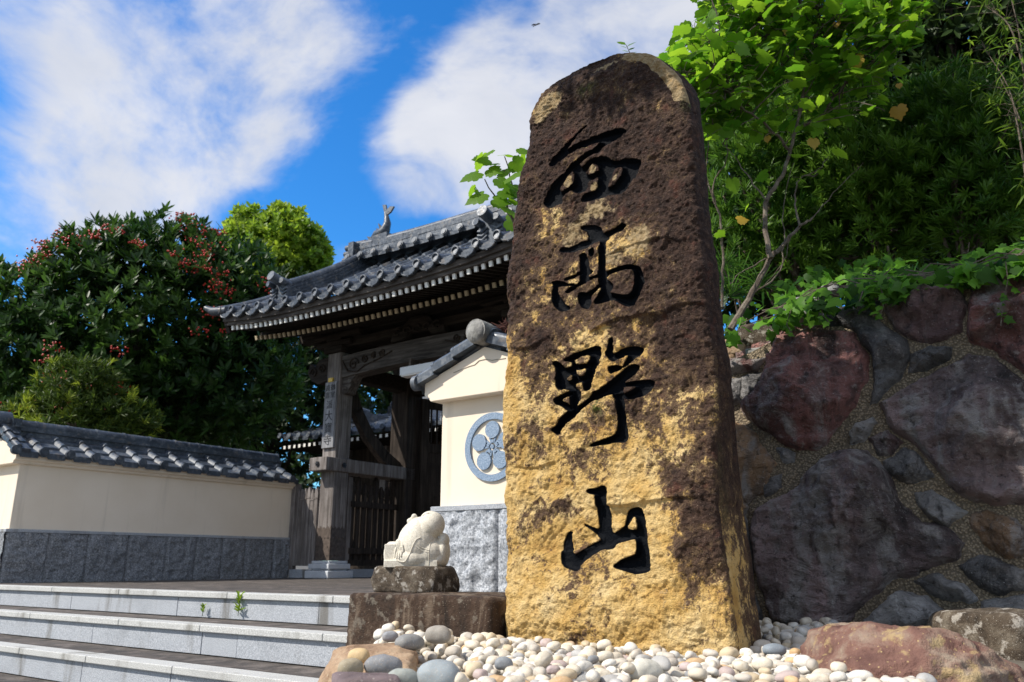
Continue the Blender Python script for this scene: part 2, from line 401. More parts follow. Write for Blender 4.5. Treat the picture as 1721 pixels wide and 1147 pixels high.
def m_paving():
    m, g, b = mat('weathered_slate_paving'); v = g.coord()
    br = g.new('ShaderNodeTexBrick'); br.offset = .37; br.inputs['Scale'].default_value = 1.0
    br.inputs['Brick Width'].default_value = .62; br.inputs['Row Height'].default_value = .33; br.inputs['Mortar Size'].default_value = .012
    br.inputs['Color1'].default_value = (.4, .4, .4, 1); br.inputs['Color2'].default_value = (.9, .9, .9, 1); br.inputs['Mortar'].default_value = (.05, .05, .05, 1)
    g.put(br.inputs['Vector'], v); n = g.noise(7, 8, .66, v, .8); n2 = g.noise(45, 5, .6, v)
    c = g.ramp(n, [(.3, (0.035, 0.03, 0.026)), (.5, (0.095, 0.078, 0.066)), (.7, (0.21, 0.175, 0.15))]); c = g.mix(.55, c, br.outputs[0], 'MULTIPLY')
    c = g.mix(g.maprange(n2, .6, .75, 0, .5), c, (.25, .22, .18))
    g.put(b.inputs['Base Color'], c); b.inputs['Roughness'].default_value = .88
    g.put(b.inputs['Normal'], g.bump(g.math('ADD', n2, g.math('MULTIPLY', br.outputs[1], -1.5)), .5, .008)); return m

def m_leaf(name, c1, c2, trans=.35, rough=.42, tcol=None, spec=.4):
    m, g, b = mat(name); t = g.attr('tone'); c = g.mix(t, c1, c2)
    c = g.mix(g.maprange(g.noise(22, 3, .6, g.coord()), .5, .8, 0, .3), c, tuple(x * .5 for x in c1))
    g.put(b.inputs['Base Color'], c); b.inputs['Roughness'].default_value = rough; b.inputs['Specular IOR Level'].default_value = spec
    tr = g.new('ShaderNodeBsdfTranslucent'); g.put(tr.inputs[0], g.mix(t, tuple(min(1, x * 1.9) for x in c1), tcol or tuple(min(1, x * 1.9) for x in c2)))
    mx = g.new('ShaderNodeMixShader'); mx.inputs[0].default_value = trans
    g.l.new(b.outputs[0], mx.inputs[1]); g.l.new(tr.outputs[0], mx.inputs[2])
    g.l.new(mx.outputs[0], m.node_tree.nodes['Material Output'].inputs[0]); return m

M = dict(
  stele=m_stele(), wstone=m_wallstone(), mortar=m_mortar(), plaster=m_plaster(), tile=m_tile(), paving=m_paving(),
  pebble=m_pebble(False), pebfill=m_pebble(True),
  gr_rough=m_granite('rough_grey_granite', (.10, .11, .13), (.33, .35, .38), (.60, .62, .65), 75, .8),
  gr_shaded=m_granite('rough_shaded_granite', (.07, .075, .08), (.20, .21, .225), (.38, .39, .41), 75, .9),  # same granite as gr_rough, with the left wall's shade put into the colour
  gr_step=m_granite('sawn_grey_granite', (.20, .215, .235), (.36, .38, .41), (.52, .54, .57), 190, .14, .75),
  gr_edge=m_granite('sawn_pale_granite', (.28, .28, .27), (.46, .46, .44), (.62, .62, .60), 190, .15, .7),
  gr_base=m_granite('white_granite', (.42, .44, .47), (.56, .58, .61), (.7, .71, .73), 160, .1, .12),
  gr_blue=m_granite('blue_grey_granite', (.09, .14, .22), (.21, .29, .40), (.40, .48, .58), 150, .25),
  gr_stat=m_granite('pale_carved_stone', (.46, .42, .34), (.66, .61, .51), (.76, .71, .61), 170, .15, .22),
  wood=m_wood('silvered_timber', (.15, .13, .118), (.33, .30, .285)), woodh=m_wood('silvered_beam_timber', (.07, .06, .054), (.16, .142, .128), (.06, 1, 1)),
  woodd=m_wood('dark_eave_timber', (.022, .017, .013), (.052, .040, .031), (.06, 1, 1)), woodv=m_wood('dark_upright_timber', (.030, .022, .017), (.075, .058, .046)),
  white=simple('white_painted_rafter_tip', (.80, .79, .75), .7, .08, 30), tan=simple('shaded_tan_rafter_tip', (.50, .41, .27), .8, .15, 30), whitem=simple('white_enamelled_metal', (.78, .80, .82), .4, .04, 8),  # tan: shade of the lower rafter row put into the tip colour
  board=m_wood('pale_grey_sign_timber', (.24, .24, .25), (.40, .40, .41)), inkw=simple('faded_black_lettering', (.035, .035, .04), .7, .2),
  iron=simple('rusty_iron_fitting', (.11, .085, .07), .65, .4, 30, .3, 80, .4), nail=simple('blackened_iron_stud', (.03, .032, .036), .45, .2, 20, 0, 60, .6),
  soil=m_rock('leafy_soil', (.025, .02, .014), (.05, .04, .026), (.085, .065, .045), .15, (.12, .1, .06), 5),
  ground=m_rock('bare_earth_ground', (.06, .05, .04), (.11, .095, .075), (.17, .15, .12), .2, (.2, .2, .16), 2),
  bark=m_rock('grey_brown_bark', (.06, .045, .032), (.13, .10, .075), (.22, .18, .14), .3, (.3, .28, .22), 14), barkd=m_rock('dark_bark', (.02, .016, .012), (.045, .036, .028), (.08, .065, .05), .2, (.12, .11, .09), 10),
  rock_p=m_rock('lichened_dark_boulder_stone', (.035, .026, .018), (.10, .075, .052), (.22, .185, .14), .7, (.50, .46, .40), 13, 1.0),
  rock_plinth=m_rock('stained_brown_block_stone', (.010, .007, .005), (.062, .036, .022), (.27, .205, .145), .35, (.33, .29, .23), 9, 1.0, .28),
  rock_red=m_rock('rusty_violet_boulder_stone', (.070, .030, .026), (.20, .105, .080), (.34, .27, .20), .6, (.45, .33, .15), 7, 1.0),
  rock_l=m_rock('tan_striated_boulder_stone', (.20, .12, .07), (.36, .24, .15), (.46, .34, .22), .3, (.5, .42, .3), 5, 1.0, 3.2),
  rock_v=m_rock('violet_grey_rock_stone', (.12, .09, .09), (.22, .17, .17), (.34, .29, .28), .25, (.5, .45, .4), 6),
  rock_g=m_rock('pale_grey_round_stone', (.14, .14, .13), (.24, .235, .22), (.36, .35, .33), .3, (.45, .44, .4), 8),
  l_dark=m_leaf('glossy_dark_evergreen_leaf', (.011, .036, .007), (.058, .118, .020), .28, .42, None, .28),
  l_bright=m_leaf('fresh_yellow_green_leaf', (.10, .19, .014), (.28, .36, .03), .45, .5),
  l_yg=m_leaf('mixed_yellow_tip_leaf', (.014, .042, .008), (.26, .32, .03), .3, .5, None, .25),
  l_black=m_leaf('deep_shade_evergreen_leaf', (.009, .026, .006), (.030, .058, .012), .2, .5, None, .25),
  l_maple=m_leaf('big_lobed_green_leaf', (.055, .15, .008), (.16, .31, .018), .55, .5, (.34, .56, .03), .3),
  l_old=m_leaf('yellowed_leaf', (.30, .17, .02), (.42, .30, .03), .3, .5),
  l_pod=m_leaf('narrow_dark_green_leaf', (.030, .088, .010), (.115, .215, .024), .35, .42, None, .25),
  l_ivy=m_leaf('ivy_leaf', (.014, .050, .007), (.13, .30, .024), .4, .5, None, .18),
  l_bam=m_leaf('bamboo_leaf', (.045, .10, .010), (.15, .23, .022), .45, .45),
  berry=simple('red_berry', (.46, .022, .012), .4, .35, 5), bird=simple('dark_brown_feather', (.02, .016, .013), .8, .2),
  moss=simple('dry_red_brown_moss', (.10, .035, .025), .95, .5, 60, .8, 120),
  glass=simple('amber_bulb', (.7, .45, .03), .3, .1),
)
# ------------------------------------------------------------------ ground, platform, gravel bed, bank
def local_of(pts, org):
    d = np.asarray(pts, float) - np.asarray(org); return np.stack([d @ AV, d @ BV, d[:, 2]], 1)

def make_setting():
    me = mesh_np('ground', [(-400, -60, -.62), (400, -60, -.62), (400, 900, -.62), (-400, 900, -.62)], [(0, 1, 2, 3)], smooth=False)
    tag(link('ground', me, M['ground']), kind='structure')
    b = MB(); b.box(-9, 5.0, -.325, 14, -.5, -.002)
    o = b.build('paving', M['paving']); o.location = tuple(A0); o.rotation_euler = (0, 0, -TH); tag(o, kind='structure')
    # gravel bed body under the pebbles
    nu, nv = 110, 100
    X, Y = np.meshgrid(np.linspace(-.52, 3.4, nu), np.linspace(.6, 4.55, nv), indexing='ij')
    Z = bed_z(X.ravel(), Y.ravel()); v = np.stack([X.ravel(), Y.ravel(), Z], 1)
    q = gridmesh(nu, nv); idx = np.arange(nu * nv).reshape(nu, nv)
    ring = np.concatenate([idx[:, 0], idx[-1, 1:], idx[-2::-1, -1], idx[0, -2:0:-1]])
    low = v[ring].copy(); low[:, 2] = -.64; k = len(v); n = len(ring); r2 = np.arange(n) + k
    q2 = np.stack([ring, r2, np.roll(r2, -1), np.roll(ring, -1)], 1)
    tag(link('gravel_bed', mesh_np('gravel_bed', np.concatenate([v, low]), np.concatenate([q, q2]), smooth=True, sharp=50), M['ground']), kind='structure')
    # planted bank behind the field-stone wall
    nu, nv = 90, 60
    S, T = np.meshgrid(np.linspace(-1.0, 14, nu), np.linspace(.42, 16, nv), indexing='ij')
    base = np.array([1.2, 3.86, 0])[None] + S.ravel()[:, None] * AV + T.ravel()[:, None] * BV
    z = 1.10 + .10 * np.clip(S.ravel(), 0, 2.5) + .07 * T.ravel() + .09 * fbm(np.stack([base[:, 0], base[:, 1], base[:, 0] * 0], 1), 1.6, 4, seed=4)
    z = np.where(T.ravel() < .5, z - .12, z); base[:, 2] = z
    v = base; q = gridmesh(nu, nv); idx = np.arange(nu * nv).reshape(nu, nv)
    ring = np.concatenate([idx[:, 0], idx[-1, 1:], idx[-2::-1, -1], idx[0, -2:0:-1]]); low = v[ring].copy(); low[:, 2] = -.64
    k = len(v); n = len(ring); r2 = np.arange(n) + k; q2 = np.stack([ring, r2, np.roll(r2, -1), np.roll(ring, -1)], 1)
    tag(link('bank', mesh_np('bank', np.concatenate([v, low]), np.concatenate([q, q2]), smooth=True, sharp=50), M['soil']), kind='structure')
def bed_z(x, y):
    x = np.asarray(x, float); y = np.asarray(y, float)
    p = np.stack([x, y, x * 0], -1)
    return -.135 + .02 * fbm(p, 2.2, 3, seed=9) + .035 * sstep(y, 2.7, 3.8) - .10 * sstep(-x, .0, .45) * sstep(3.3 - y, 0, .7)
make_setting()

# ------------------------------------------------------------------ the inscribed stele
def zz(pts, ox, oy, s): return [(ox + x / s, oy + y / s) for x, y in pts]
CH = []
def ch(name, ox, oy, s, adds, holes): CH.append((name, [zz(p, ox, oy, s) for p in adds], [zz(p, ox, oy, s) for p in holes]))
ch('carved_west_character', 900, 210, 7.645, [
 [(660,10),(600,62),(555,115),(490,190),(430,262),(380,330),(450,300),(560,235),(640,190),(740,150),(860,120),(980,90),(1080,70),(1195,95),(1170,130),(1100,190),(1000,235),(930,270),(860,320),(780,370),(700,410),(620,460),(565,520),(600,560),(640,530),(680,480),(760,440),(860,420),(930,430),(980,475),(1100,460),(1200,450),(1345,460),(1365,500),(1340,560),(1280,660),(1220,750),(1170,840),(1100,895),(1040,890),(940,890),(880,920),(800,945),(680,960),(600,985),(575,960),(610,900),(680,870),(765,845),(800,760),(820,685),(795,665),(720,700),(660,735),(655,805),(590,870),(510,870),(470,838),(400,880),(335,930),(340,1000),(280,1012),(230,1045),(150,1055),(90,1010),(110,960),(170,850),(250,730),(350,630),(440,530),(540,450),(640,380),(760,300),(855,225),(800,215),(700,240),(620,280),(500,340),(400,400),(300,480),(240,530),(170,530),(200,440),(320,320),(430,200),(540,105),(640,15)]],
 [[(480,590),(505,640),(500,740),(440,790),(330,870),(315,820),(370,750),(430,650)], [(650,620),(700,540),(750,505),(800,520),(825,590),(760,610),(700,635),(660,640)],
  [(915,790),(960,690),(1000,570),(1080,545),(1130,560),(1110,640),(1060,710),(1000,770),(950,800)]])
ch('carved_high_character', 910, 370, 7.17, [
 [(455,80),(480,60),(600,55),(680,75),(715,100),(720,160),(800,130),(860,110),(920,70),(990,50),(1060,90),(1030,125),(960,135),(880,160),(785,185),(780,300),(775,450),(770,600),(785,640),(850,600),(950,570),(1060,550),(1180,565),(1225,620),(1240,720),(1235,850),(1190,950),(1160,1030),(1080,1050),(1000,1030),(920,980),(880,960),(800,985),(720,1005),(650,1010),(640,995),(690,910),(740,845),(705,790),(695,700),(695,500),(700,300),(702,232),(600,265),(560,292),(545,330),(480,335),(420,355),(330,375),(240,380),(205,365),(205,345),(240,325),(320,330),(380,290),(470,250),(550,240),(535,150),(520,120),(465,100)],
 [(450,425),(490,390),(540,420),(560,480),(560,590),(620,620),(600,640),(560,650),(560,720),(555,750),(510,770),(440,800),(370,850),(300,880),(295,860),(340,820),(400,790),(470,750),(465,640),(470,480)],
 [(565,370),(600,325),(635,370),(630,410),(595,440),(570,410)], [(265,710),(320,680),(400,650),(470,620),(475,650),(400,680),(320,710),(275,725)],
 [(550,698),(640,680),(700,665),(705,692),(620,712),(550,742)],
 [(120,745),(180,735),(260,745),(320,780),(400,770),(380,788),(300,792),(210,790),(195,850),(210,910),(250,970),(290,1030),(345,1050),(310,1090),(240,1100),(170,1060),(135,980),(130,880),(150,800)],
 [(445,880),(490,870),(550,890),(620,840),(700,780),(725,800),(690,830),(640,870),(595,930),(595,1020),(550,1060),(490,1055),(450,1010),(435,950)]],
 [[(800,690),(870,650),(960,620),(1060,605),(1120,610),(1130,700),(1125,800),(1100,880),(1060,915),(960,905),(880,890),(830,880),(870,840),(885,790),(850,755),(805,725)]])
ch('carved_field_character', 910, 560, 5.735, [
 [(115,290),(150,275),(205,310),(230,350),(330,320),(330,560),(300,560),(250,540),(210,550),(175,545),(150,500),(160,420),(150,350)],
 [(215,270),(290,235),(360,190),(450,150),(550,130),(580,150),(570,240),(545,340),(510,440),(480,540),(450,565),(415,550),(415,440),(450,330),(475,220),(400,215),(340,265),(330,300),(300,280)],
 [(300,280),(345,270),(350,420),(360,540),(400,590),(385,640),(350,700),(340,760),(300,760),(290,700),(300,560)],
 [(330,310),(460,300),(450,345),(340,362)], [(335,400),(430,410),(430,478),(335,488)], [(235,460),(335,478),(335,522),(235,522)],
 [(135,650),(180,620),(290,560),(305,600),(230,640),(200,660),(280,690),(305,750),(260,750),(200,700),(150,690)],
 [(105,930),(160,890),(220,800),(290,750),(400,690),(490,610),(510,570),(560,560),(640,500),(720,440),(790,360),(860,310),(910,305),(940,325),(900,390),(840,440),(800,480),(790,520),(800,570),(700,590),(620,610),(560,645),(510,640),(460,680),(390,740),(310,830),(250,880),(200,920),(180,985),(140,970)],
 [(690,40),(690,110),(685,190),(700,210),(760,160),(840,135),(910,130),(975,145),(960,190),(900,240),(850,290),(800,332),(780,330),(800,290),(840,220),(820,200),(740,245),(700,275),(650,250),(615,195),(640,140),(660,60)],
 [(650,330),(710,315),(785,325),(765,352),(700,382),(690,400),(660,375)],
 [(780,500),(850,480),(950,455),(1050,455),(1090,480),(1070,530),(1000,590),(900,630),(820,640),(790,600),(870,570),(930,512),(860,512),(790,522)],
 [(695,600),(750,560),(805,570),(805,700),(815,850),(830,990),(810,1050),(720,1050),(620,1075),(520,1090),(465,1090),(480,1070),(590,1040),(680,1000),(735,960),(740,800),(735,660)]],
 [[(340,270),(400,232),(480,212),(475,285),(430,298),(360,308)], [(355,375),(455,342),(440,400),(400,428),(360,400)], [(255,450),(290,405),(310,420),(300,458),(265,463)],
  [(360,490),(412,478),(408,545),(380,555),(355,530)], [(207,655),(290,605),(286,682)]])
ch('carved_mountain_character', 910, 810, 7.17, [
 [(550,110),(580,90),(660,85),(700,60),(750,50),(795,90),(790,250),(805,400),(815,560),(830,635),(900,605),(1000,550),(1010,470),(1015,390),(1050,340),(1100,315),(1190,315),(1220,370),(1250,480),(1270,620),(1300,760),(1325,900),(1330,1040),(1300,1085),(1200,1100),(1140,1110),(1050,1080),(960,1055),(890,1040),(865,1015),(900,985),(1000,930),(1100,900),(1160,880),(1160,680),(1080,690),(960,720),(880,735),(850,790),(790,815),(740,800),(660,840),(560,910),(480,980),(450,1050),(410,1075),(330,1050),(270,1030),(220,960),(225,850),(230,740),(270,660),(310,600),(340,610),(335,700),(350,830),(385,890),(440,860),(520,790),(620,740),(710,700),(650,650),(600,590),(540,545),(490,520),(500,510),(570,540),(680,590),(670,400),(660,200),(655,150),(600,145),(560,130)]],
 [[(1045,570),(1050,520),(1080,440),(1105,415),(1130,440),(1150,520),(1145,570),(1090,580)]])

def bilerp(ys, xs, tab, y, x):
    tab = np.asarray(tab, float); iy = np.clip(np.searchsorted(ys, y) - 1, 0, len(ys) - 2); ix = np.clip(np.searchsorted(xs, x) - 1, 0, len(xs) - 2)
    ys = np.asarray(ys, float); xs = np.asarray(xs, float)
    ty = np.clip((y - ys[iy]) / (ys[iy + 1] - ys[iy]), 0, 1); tx = np.clip((x - xs[ix]) / (xs[ix + 1] - xs[ix]), 0, 1)
    return (tab[iy, ix] * (1 - tx) + tab[iy, ix + 1] * tx) * (1 - ty) + (tab[iy + 1, ix] * (1 - tx) + tab[iy + 1, ix + 1] * tx) * ty

STP = np.array([-0.034, 3.30, 0.0])           # foot of the stele's front left edge
def make_stele():
    f2l = lambda px, py: (lambda p: ((p - STP) @ AV, p[2]))(onplane(px, py, STP, BV))
    left = [(845,1120),(845,1060),(846,980),(843,920),(840,880),(843,820),(842,760),(843,700),(841,665),(845,640),(848,600),(850,560),(852,540),(848,500),(850,450),(852,400),(858,350),(868,300),(878,260),(884,225),(885,195),(888,178),(896,162),(904,144),(921,126),(937,114),(955,104),(976,94),(998,86),(1014,82),(1030,80)]
    right = [(1240,1140),(1238,1100),(1234,1040),(1226,1000),(1209,900),(1204,800),(1200,700),(1197,600),(1188,500),(1177,400),(1169,300),(1166,250),(1164,205),(1160,180),(1154,151),(1143,131),(1130,116),(1117,105),(1104,96),(1085,88),(1064,83),(1046,80.5)]
    L = np.array([f2l(*p) for p in left]); Rr = np.array([f2l(*p) for p in right])
    zb, zt = -.22, min(L[-1, 1], Rr[-1, 1]) + .02
    sil = [(1169,190),(1177,250),(1184,300),(1193,400),(1206,500),(1221,600),(1230,700),(1245,800),(1258,900),(1271,1000),(1283,1085)]
    zs, ts = [], []
    for px, py in sil:                          # depth of the side: where the line from the front edge along b meets the silhouette
        z = P(px, py, 2.82 + .3)[2]; aR = np.interp(z, Rr[:, 1], Rr[:, 0]); p = STP + aR * AV; k = (px - 860.5) / FPX; dz = z - EYE
        t = (k * (p[1] * CP + dz * SP) - p[0]) / (BV[0] - k * BV[1] * CP); zs.append(z); ts.append(np.clip(t, .035, .62))
    zs, ts = np.array(zs[::-1]), np.array(ts[::-1])
    NA, NZ, NS, NBK = 270, 850, 44, 10
    s = np.linspace(0, 1, NZ); z = zb + (zt - .004 - zb) * (1 - (1 - s) ** 1.3)
    aL = np.interp(z, L[:, 1], L[:, 0]); aR = np.interp(z, Rr[:, 1], Rr[:, 0]); th = np.interp(z, zs, ts)
    th = np.convolve(np.pad(th, 40, 'edge'), np.ones(81) / 81, 'valid'); zn = (z - (zt - .5)) / .5
    th *= np.sqrt(np.clip(1 - .72 * np.clip(zn, 0, 1) ** 2, .05, 1))
    # front
    u = np.linspace(0, 1, NA); A = aL[None, :] + u[:, None] * (aR - aL)[None, :]; Z = np.repeat(z[None, :], NA, 0); U = np.repeat(u[:, None], NZ, 1)
    fp = np.stack([A.ravel(), Z.ravel()], 1); outl = np.concatenate([L, Rr[::-1]]); de = np.clip(poly_sd(fp, outl), 0, 1)
    p3 = np.stack([fp[:, 0], fp[:, 0] * 0, fp[:, 1]], 1); pw = p3 + .05 * np.stack([fbm(p3, 6, 3, seed=i) for i in (31, 32, 33)], 1)
    h = .030 * fbm(pw * [1, 1, 1.5], 2.8, 3, seed=1) + .009 * fbm(pw * [1, 1, 1.5], 7.0, 4, .6, seed=5, ridged=True) + .011 * fbm(pw, 24, 4, .65, seed=8) + .005 * fbm(p3, 80, 2, seed=12)
    led = lambda zc, w, a0, a1, d: d * sstep(fp[:, 1] - zc - .03 * fbm(p3, 7, 2, seed=3), 0, w) * np.exp(-np.clip(fp[:, 1] - zc, 0, 9) / .10) * sstep(fp[:, 0], a0, a0 + .12) * (1 - sstep(fp[:, 0], a1 - .1, a1))
    zof = lambda py: f2l(1030, py)[1]
    h += led(zof(545), .012, .38, .95, .022) + led(zof(850), .012, .35, .9, .020) + led(zof(925), .01, 0.1, .6, -.014) + led(zof(560), .012, -.05, .28, .016) + led(zof(770), .01, .0, .3, .012) + led(zof(430), .01, .45, .9, .012)
    edge = np.where(U.ravel() < .5, .055, .03); e = np.clip(de / edge, 0, 1); rnd_ = edge * .9 * (1 - np.sqrt(np.clip(1 - (1 - e) ** 2, 0, 1)))
    top = sstep(Z.ravel(), zt - .12, zt) * .05
    sd = np.full(len(fp), -1.0); who = np.full(len(fp), -1)
    for k, (nm, adds, holes) in enumerate(CH):
        cs = -np.ones(len(fp)); loc = [[f2l(*q) for q in p] for p in adds]; al = np.concatenate([np.array(p) for p in loc])
        m = (fp[:, 0] > al[:, 0].min() - .02) & (fp[:, 0] < al[:, 0].max() + .02) & (fp[:, 1] > al[:, 1].min() - .02) & (fp[:, 1] < al[:, 1].max() + .02)
        q = fp[m]; d = np.full(len(q), -1.0)
        for p in loc: d = np.maximum(d, poly_sd(q, smooth_poly(p, 1)) + .0028)
        for p in holes: d = np.minimum(d, -poly_sd(q, smooth_poly([f2l(*t) for t in p], 1)))
        cs[m] = d; upd = cs > sd; sd[upd] = cs[upd]; who[upd & (cs > -.01)] = k
    cut = np.where(sd > 0, .027 * (1 - np.exp(-np.clip(sd, 0, 1) / .0048)), 0) - .0025 * np.exp(-((sd + .004) / .004) ** 2) * 0
    h = np.where(sd > 0, h * (1 - sstep(sd, 0, .01) * .8), h)
    B = -h + rnd_ + top + cut
    front = np.stack([fp[:, 0] + .010 * fbm(p3, 9, 3, seed=41) * (1 - e), B, fp[:, 1]], 1).reshape(NA, NZ, 3)
    # attributes on the front
    ys = [85,200,330,400,480,560,620,700,780,850,920,1000,1090]; xs = [0,.2,.4,.6,.8,1]
    tab = [[1,.9,.9,.9,.8,.6],[.85,.95,1,1,1,1],[1,.9,.78,.82,.95,1],[1,.82,.3,.36,.58,1],[.9,.82,.45,.42,.85,1],[.45,.78,.66,.5,.85,1],[.12,.66,.58,.22,.55,.9],[.08,.75,.6,.4,.66,.95],[.08,.76,.52,.2,.55,.95],[.1,.76,.5,.1,.4,.9],[.08,.6,.38,.08,.2,.8],[.06,.2,.46,.16,.14,.6],[.05,.1,.36,.14,.06,.4]]
    wpts = np.stack([proj(STP + a * AV + np.array([0, 0, zz_])) for a, zz_ in [(0, 0)]]);  # projection sanity
    X = STP[0] + fp[:, 0] * AV[0]; Y = STP[1] + fp[:, 0] * AV[1]; PY = 573.5 - FPX * ((fp[:, 1] - EYE) * CP - Y * SP) / (Y * CP + (fp[:, 1] - EYE) * SP)
    st = bilerp(ys, xs, tab, PY, U.ravel()); fb = fbm(pw, 5, 5, .6, seed=21); st = np.clip((st * .9 + .05) * (1 - .20 * sstep(PY, 500, 640)) + .62 * fb + .25 * fbm(pw, 16, 4, .6, seed=22), 0, 1.2)
    def blob(px, py, r, asp=1.0):
        a0, z0 = f2l(px, py); return np.exp(-(((fp[:, 0] - a0) / r) ** 2 + ((fp[:, 1] - z0) / (r * asp)) ** 2))
    li = 1.0 * blob(925, 168, .075, .6) + .8 * blob(905, 195, .045, 1.2) + .7 * blob(1020, 108, .10, .3) + .66 * blob(1010, 350, .12, .5) + .62 * blob(960, 395, .07, 1.2) + .55 * blob(1080, 405, .09, 1.0) + .5 * blob(1020, 430, .10, 1.0) + .8 * blob(955, 304, .026, 1.3) + .8 * blob(997, 284, .022, .9) + .8 * blob(998, 315, .026, 1.1) + .5 * blob(1034, 298, .026, 1.5) + .55 * blob(985, 245, .05, .5)
    li += 1.1 * sstep(fp[:, 0], f2l(1040, 100)[0], f2l(1060, 100)[0]) * (1 - sstep(de + .012 * fbm(p3, 18, 3, seed=44), .045, .06)) * sstep(PY, 182, 165)
    li += .35 * blob(1130, 1020, .10, .8) + .3 * blob(900, 690, .07, 1.5)
    li = li + .25 * fbm(p3, 12, 3, seed=25)
    mo = blob(1007, 685, .02, 1.6) * .9 + blob(985, 150, .05, .6) * .4 + .5 * blob(1160, 178, .03, .8)
    # side, back, left side
    def shell(n, fa, fb_, seed, amp):
        w = (np.arange(n) + 1) / (n + 1); a = fa(w); b = fb_(w); pp = np.stack([a, b, np.repeat(z[None], n, 0)], -1)
        d = amp * (fbm(pp.reshape(-1, 3) * [1, 1, .55], 6, 5, .55, seed=seed).reshape(n, NZ)); return pp, d, w
    f_r, f_l = front[-1], front[0]; bx_ = .34 * (1 - sstep(z, zt - .42, zt - .06))  # bx_ swells the unseen back so that it shades the stone wall
    pr, dr, wr = shell(NS, lambda w: f_r[:, 0][None] + .012 * np.sin(np.pi * w)[:, None] + 0 * z[None], lambda w: f_r[:, 1][None] + w[:, None] * (th - f_r[:, 1])[None], 51, .022)
    pr[..., 0] += dr * np.minimum(1, np.minimum(wr, 1 - wr) * 6)[:, None]
    pb, db, wb = shell(NBK, lambda w: f_r[:, 0][None] * (1 - w)[:, None] + f_l[:, 0][None] * w[:, None] - .62 * bx_[None] * w[:, None] ** 2, lambda w: th[None] + bx_[None] * (w[:, None] + 1.5 * np.sin(np.pi * w)[:, None] ** 2), 52, .02); pb[..., 1] += db
    pl, dl, wl = shell(NBK, lambda w: f_l[:, 0][None] - .62 * bx_[None] * (1 - w[:, None]) ** 1.3, lambda w: (1 - w)[:, None] * (th + bx_)[None] + w[:, None] * f_l[:, 1][None], 53, .015)
    allp = np.concatenate([front, pr, pb, pl], 0); N = len(allp); ver = allp.reshape(-1, 3)
    extra = (NS + 2 * NBK) * NZ; sp = np.concatenate([pr, pb, pl], 0).reshape(-1, 3)
    tz = (sp[:, 2] - zb) / (zt - zb); wside = np.concatenate([np.repeat(wr, NZ), np.full(2 * NBK * NZ, .7)])
    sst = np.clip(.25 + .95 * sstep(tz, .12, .52) + .5 * (wside - .35) * (1 - tz) + .75 * fbm(sp * [1, 1, .35], 7, 5, .6, seed=61), 0, 1.2)
    sli = .25 * fbm(sp, 8, 3, seed=62) + .9 * (tz > .985)
    smo = .25 * sstep(fbm(sp * [1, 1, .4], 6, 3, seed=63), .1, .5) * (1 - tz)
    att = dict(stain=np.concatenate([st, sst]), lichen=np.concatenate([li, sli]), moss=np.concatenate([mo, smo]), ink=np.concatenate([np.clip(sd, -.05, .05), np.full(extra, -.05)]))
    i, j = np.meshgrid(np.arange(N), np.arange(NZ - 1), indexing='ij'); k0 = i * NZ + j; k1 = ((i + 1) % N) * NZ + j
    quads = np.stack([k0.ravel(), k1.ravel(), (k1 + 1).ravel(), (k0 + 1).ravel()], 1)
    capc = ver.reshape(N, NZ, 3)[:, -1].mean(0) + np.array([0, 0, .004]); ver = np.concatenate([ver, capc[None]])
    for k in att: att[k] = np.append(att[k], att[k].reshape(N, NZ)[:, -1].mean() if k != 'ink' else -.05)
    top_i = np.arange(N) * NZ + NZ - 1; tris = np.stack([top_i, np.roll(top_i, -1), np.full(N, len(ver) - 1)], 1)
    sdq = np.append(sd, np.full(extra + 1, -1.0))[quads].max(1); whoq = np.append(who, np.full(extra + 1, -1))[quads].max(1)
    root = link('stone_stele', None) if False else None
    body = mesh_np('stone_stele', ver, quads[~((sdq > 0) & (whoq >= 0))], tris, att)
    o = link('stone_stele', body, M['stele']); o.location = tuple(STP); o.rotation_euler = (0, 0, -TH)
    tag(o, 'tall brown and ochre stone stele with four black carved characters rising from white pebbles', 'stone monument')
    for kk, (nm, *_) in enumerate(CH):
        qs = quads[(sdq > 0) & (whoq == kk)]; ids, inv = np.unique(qs, return_inverse=True)
        link(nm, mesh_np(nm, ver[ids], inv.reshape(-1, 4), attrs={a: b[ids] for a, b in att.items()}), M['stele'], o)
make_stele()

# ------------------------------------------------------------------ rocks
def rock_mesh(name, planes, seed, amp=.02, freq=6, sub=5, strata=0.0, pw=14):
    """a stone: an icosphere pushed out to the nearest of a set of planes (n, d), then roughened"""
    import bmesh
    bm = bmesh.new(); bmesh.ops.create_icosphere(bm, subdivisions=sub, radius=1); me = bpy.data.meshes.new(name); bm.to_mesh(me); bm.free()
    n = len(me.vertices); co = np.zeros(n * 3, np.float32); me.vertices.foreach_get('co', co); d = co.reshape(-1, 3).astype(float)
    inv = np.zeros(n)
    for nr, ds in planes: inv += np.clip(d @ (np.array(nr, float) / np.linalg.norm(nr)) / ds, 1e-6, None) ** pw
    r = inv ** (-1 / pw); p = d * r[:, None]
    f = fbm(p + seed, freq, 5, .55, seed=seed) + .6 * fbm(p + seed, freq * .5, 3, .5, seed=seed + 7, ridged=True)
    if strata: f = f + strata * fbm(p * [1, 1, 5] + seed, freq, 3, seed=seed + 3, ridged=True)
    p = p + d * (amp * f)[:, None]; me.vertices.foreach_set('co', p.astype(np.float32).ravel()); me.update(); me.shade_smooth(); return me
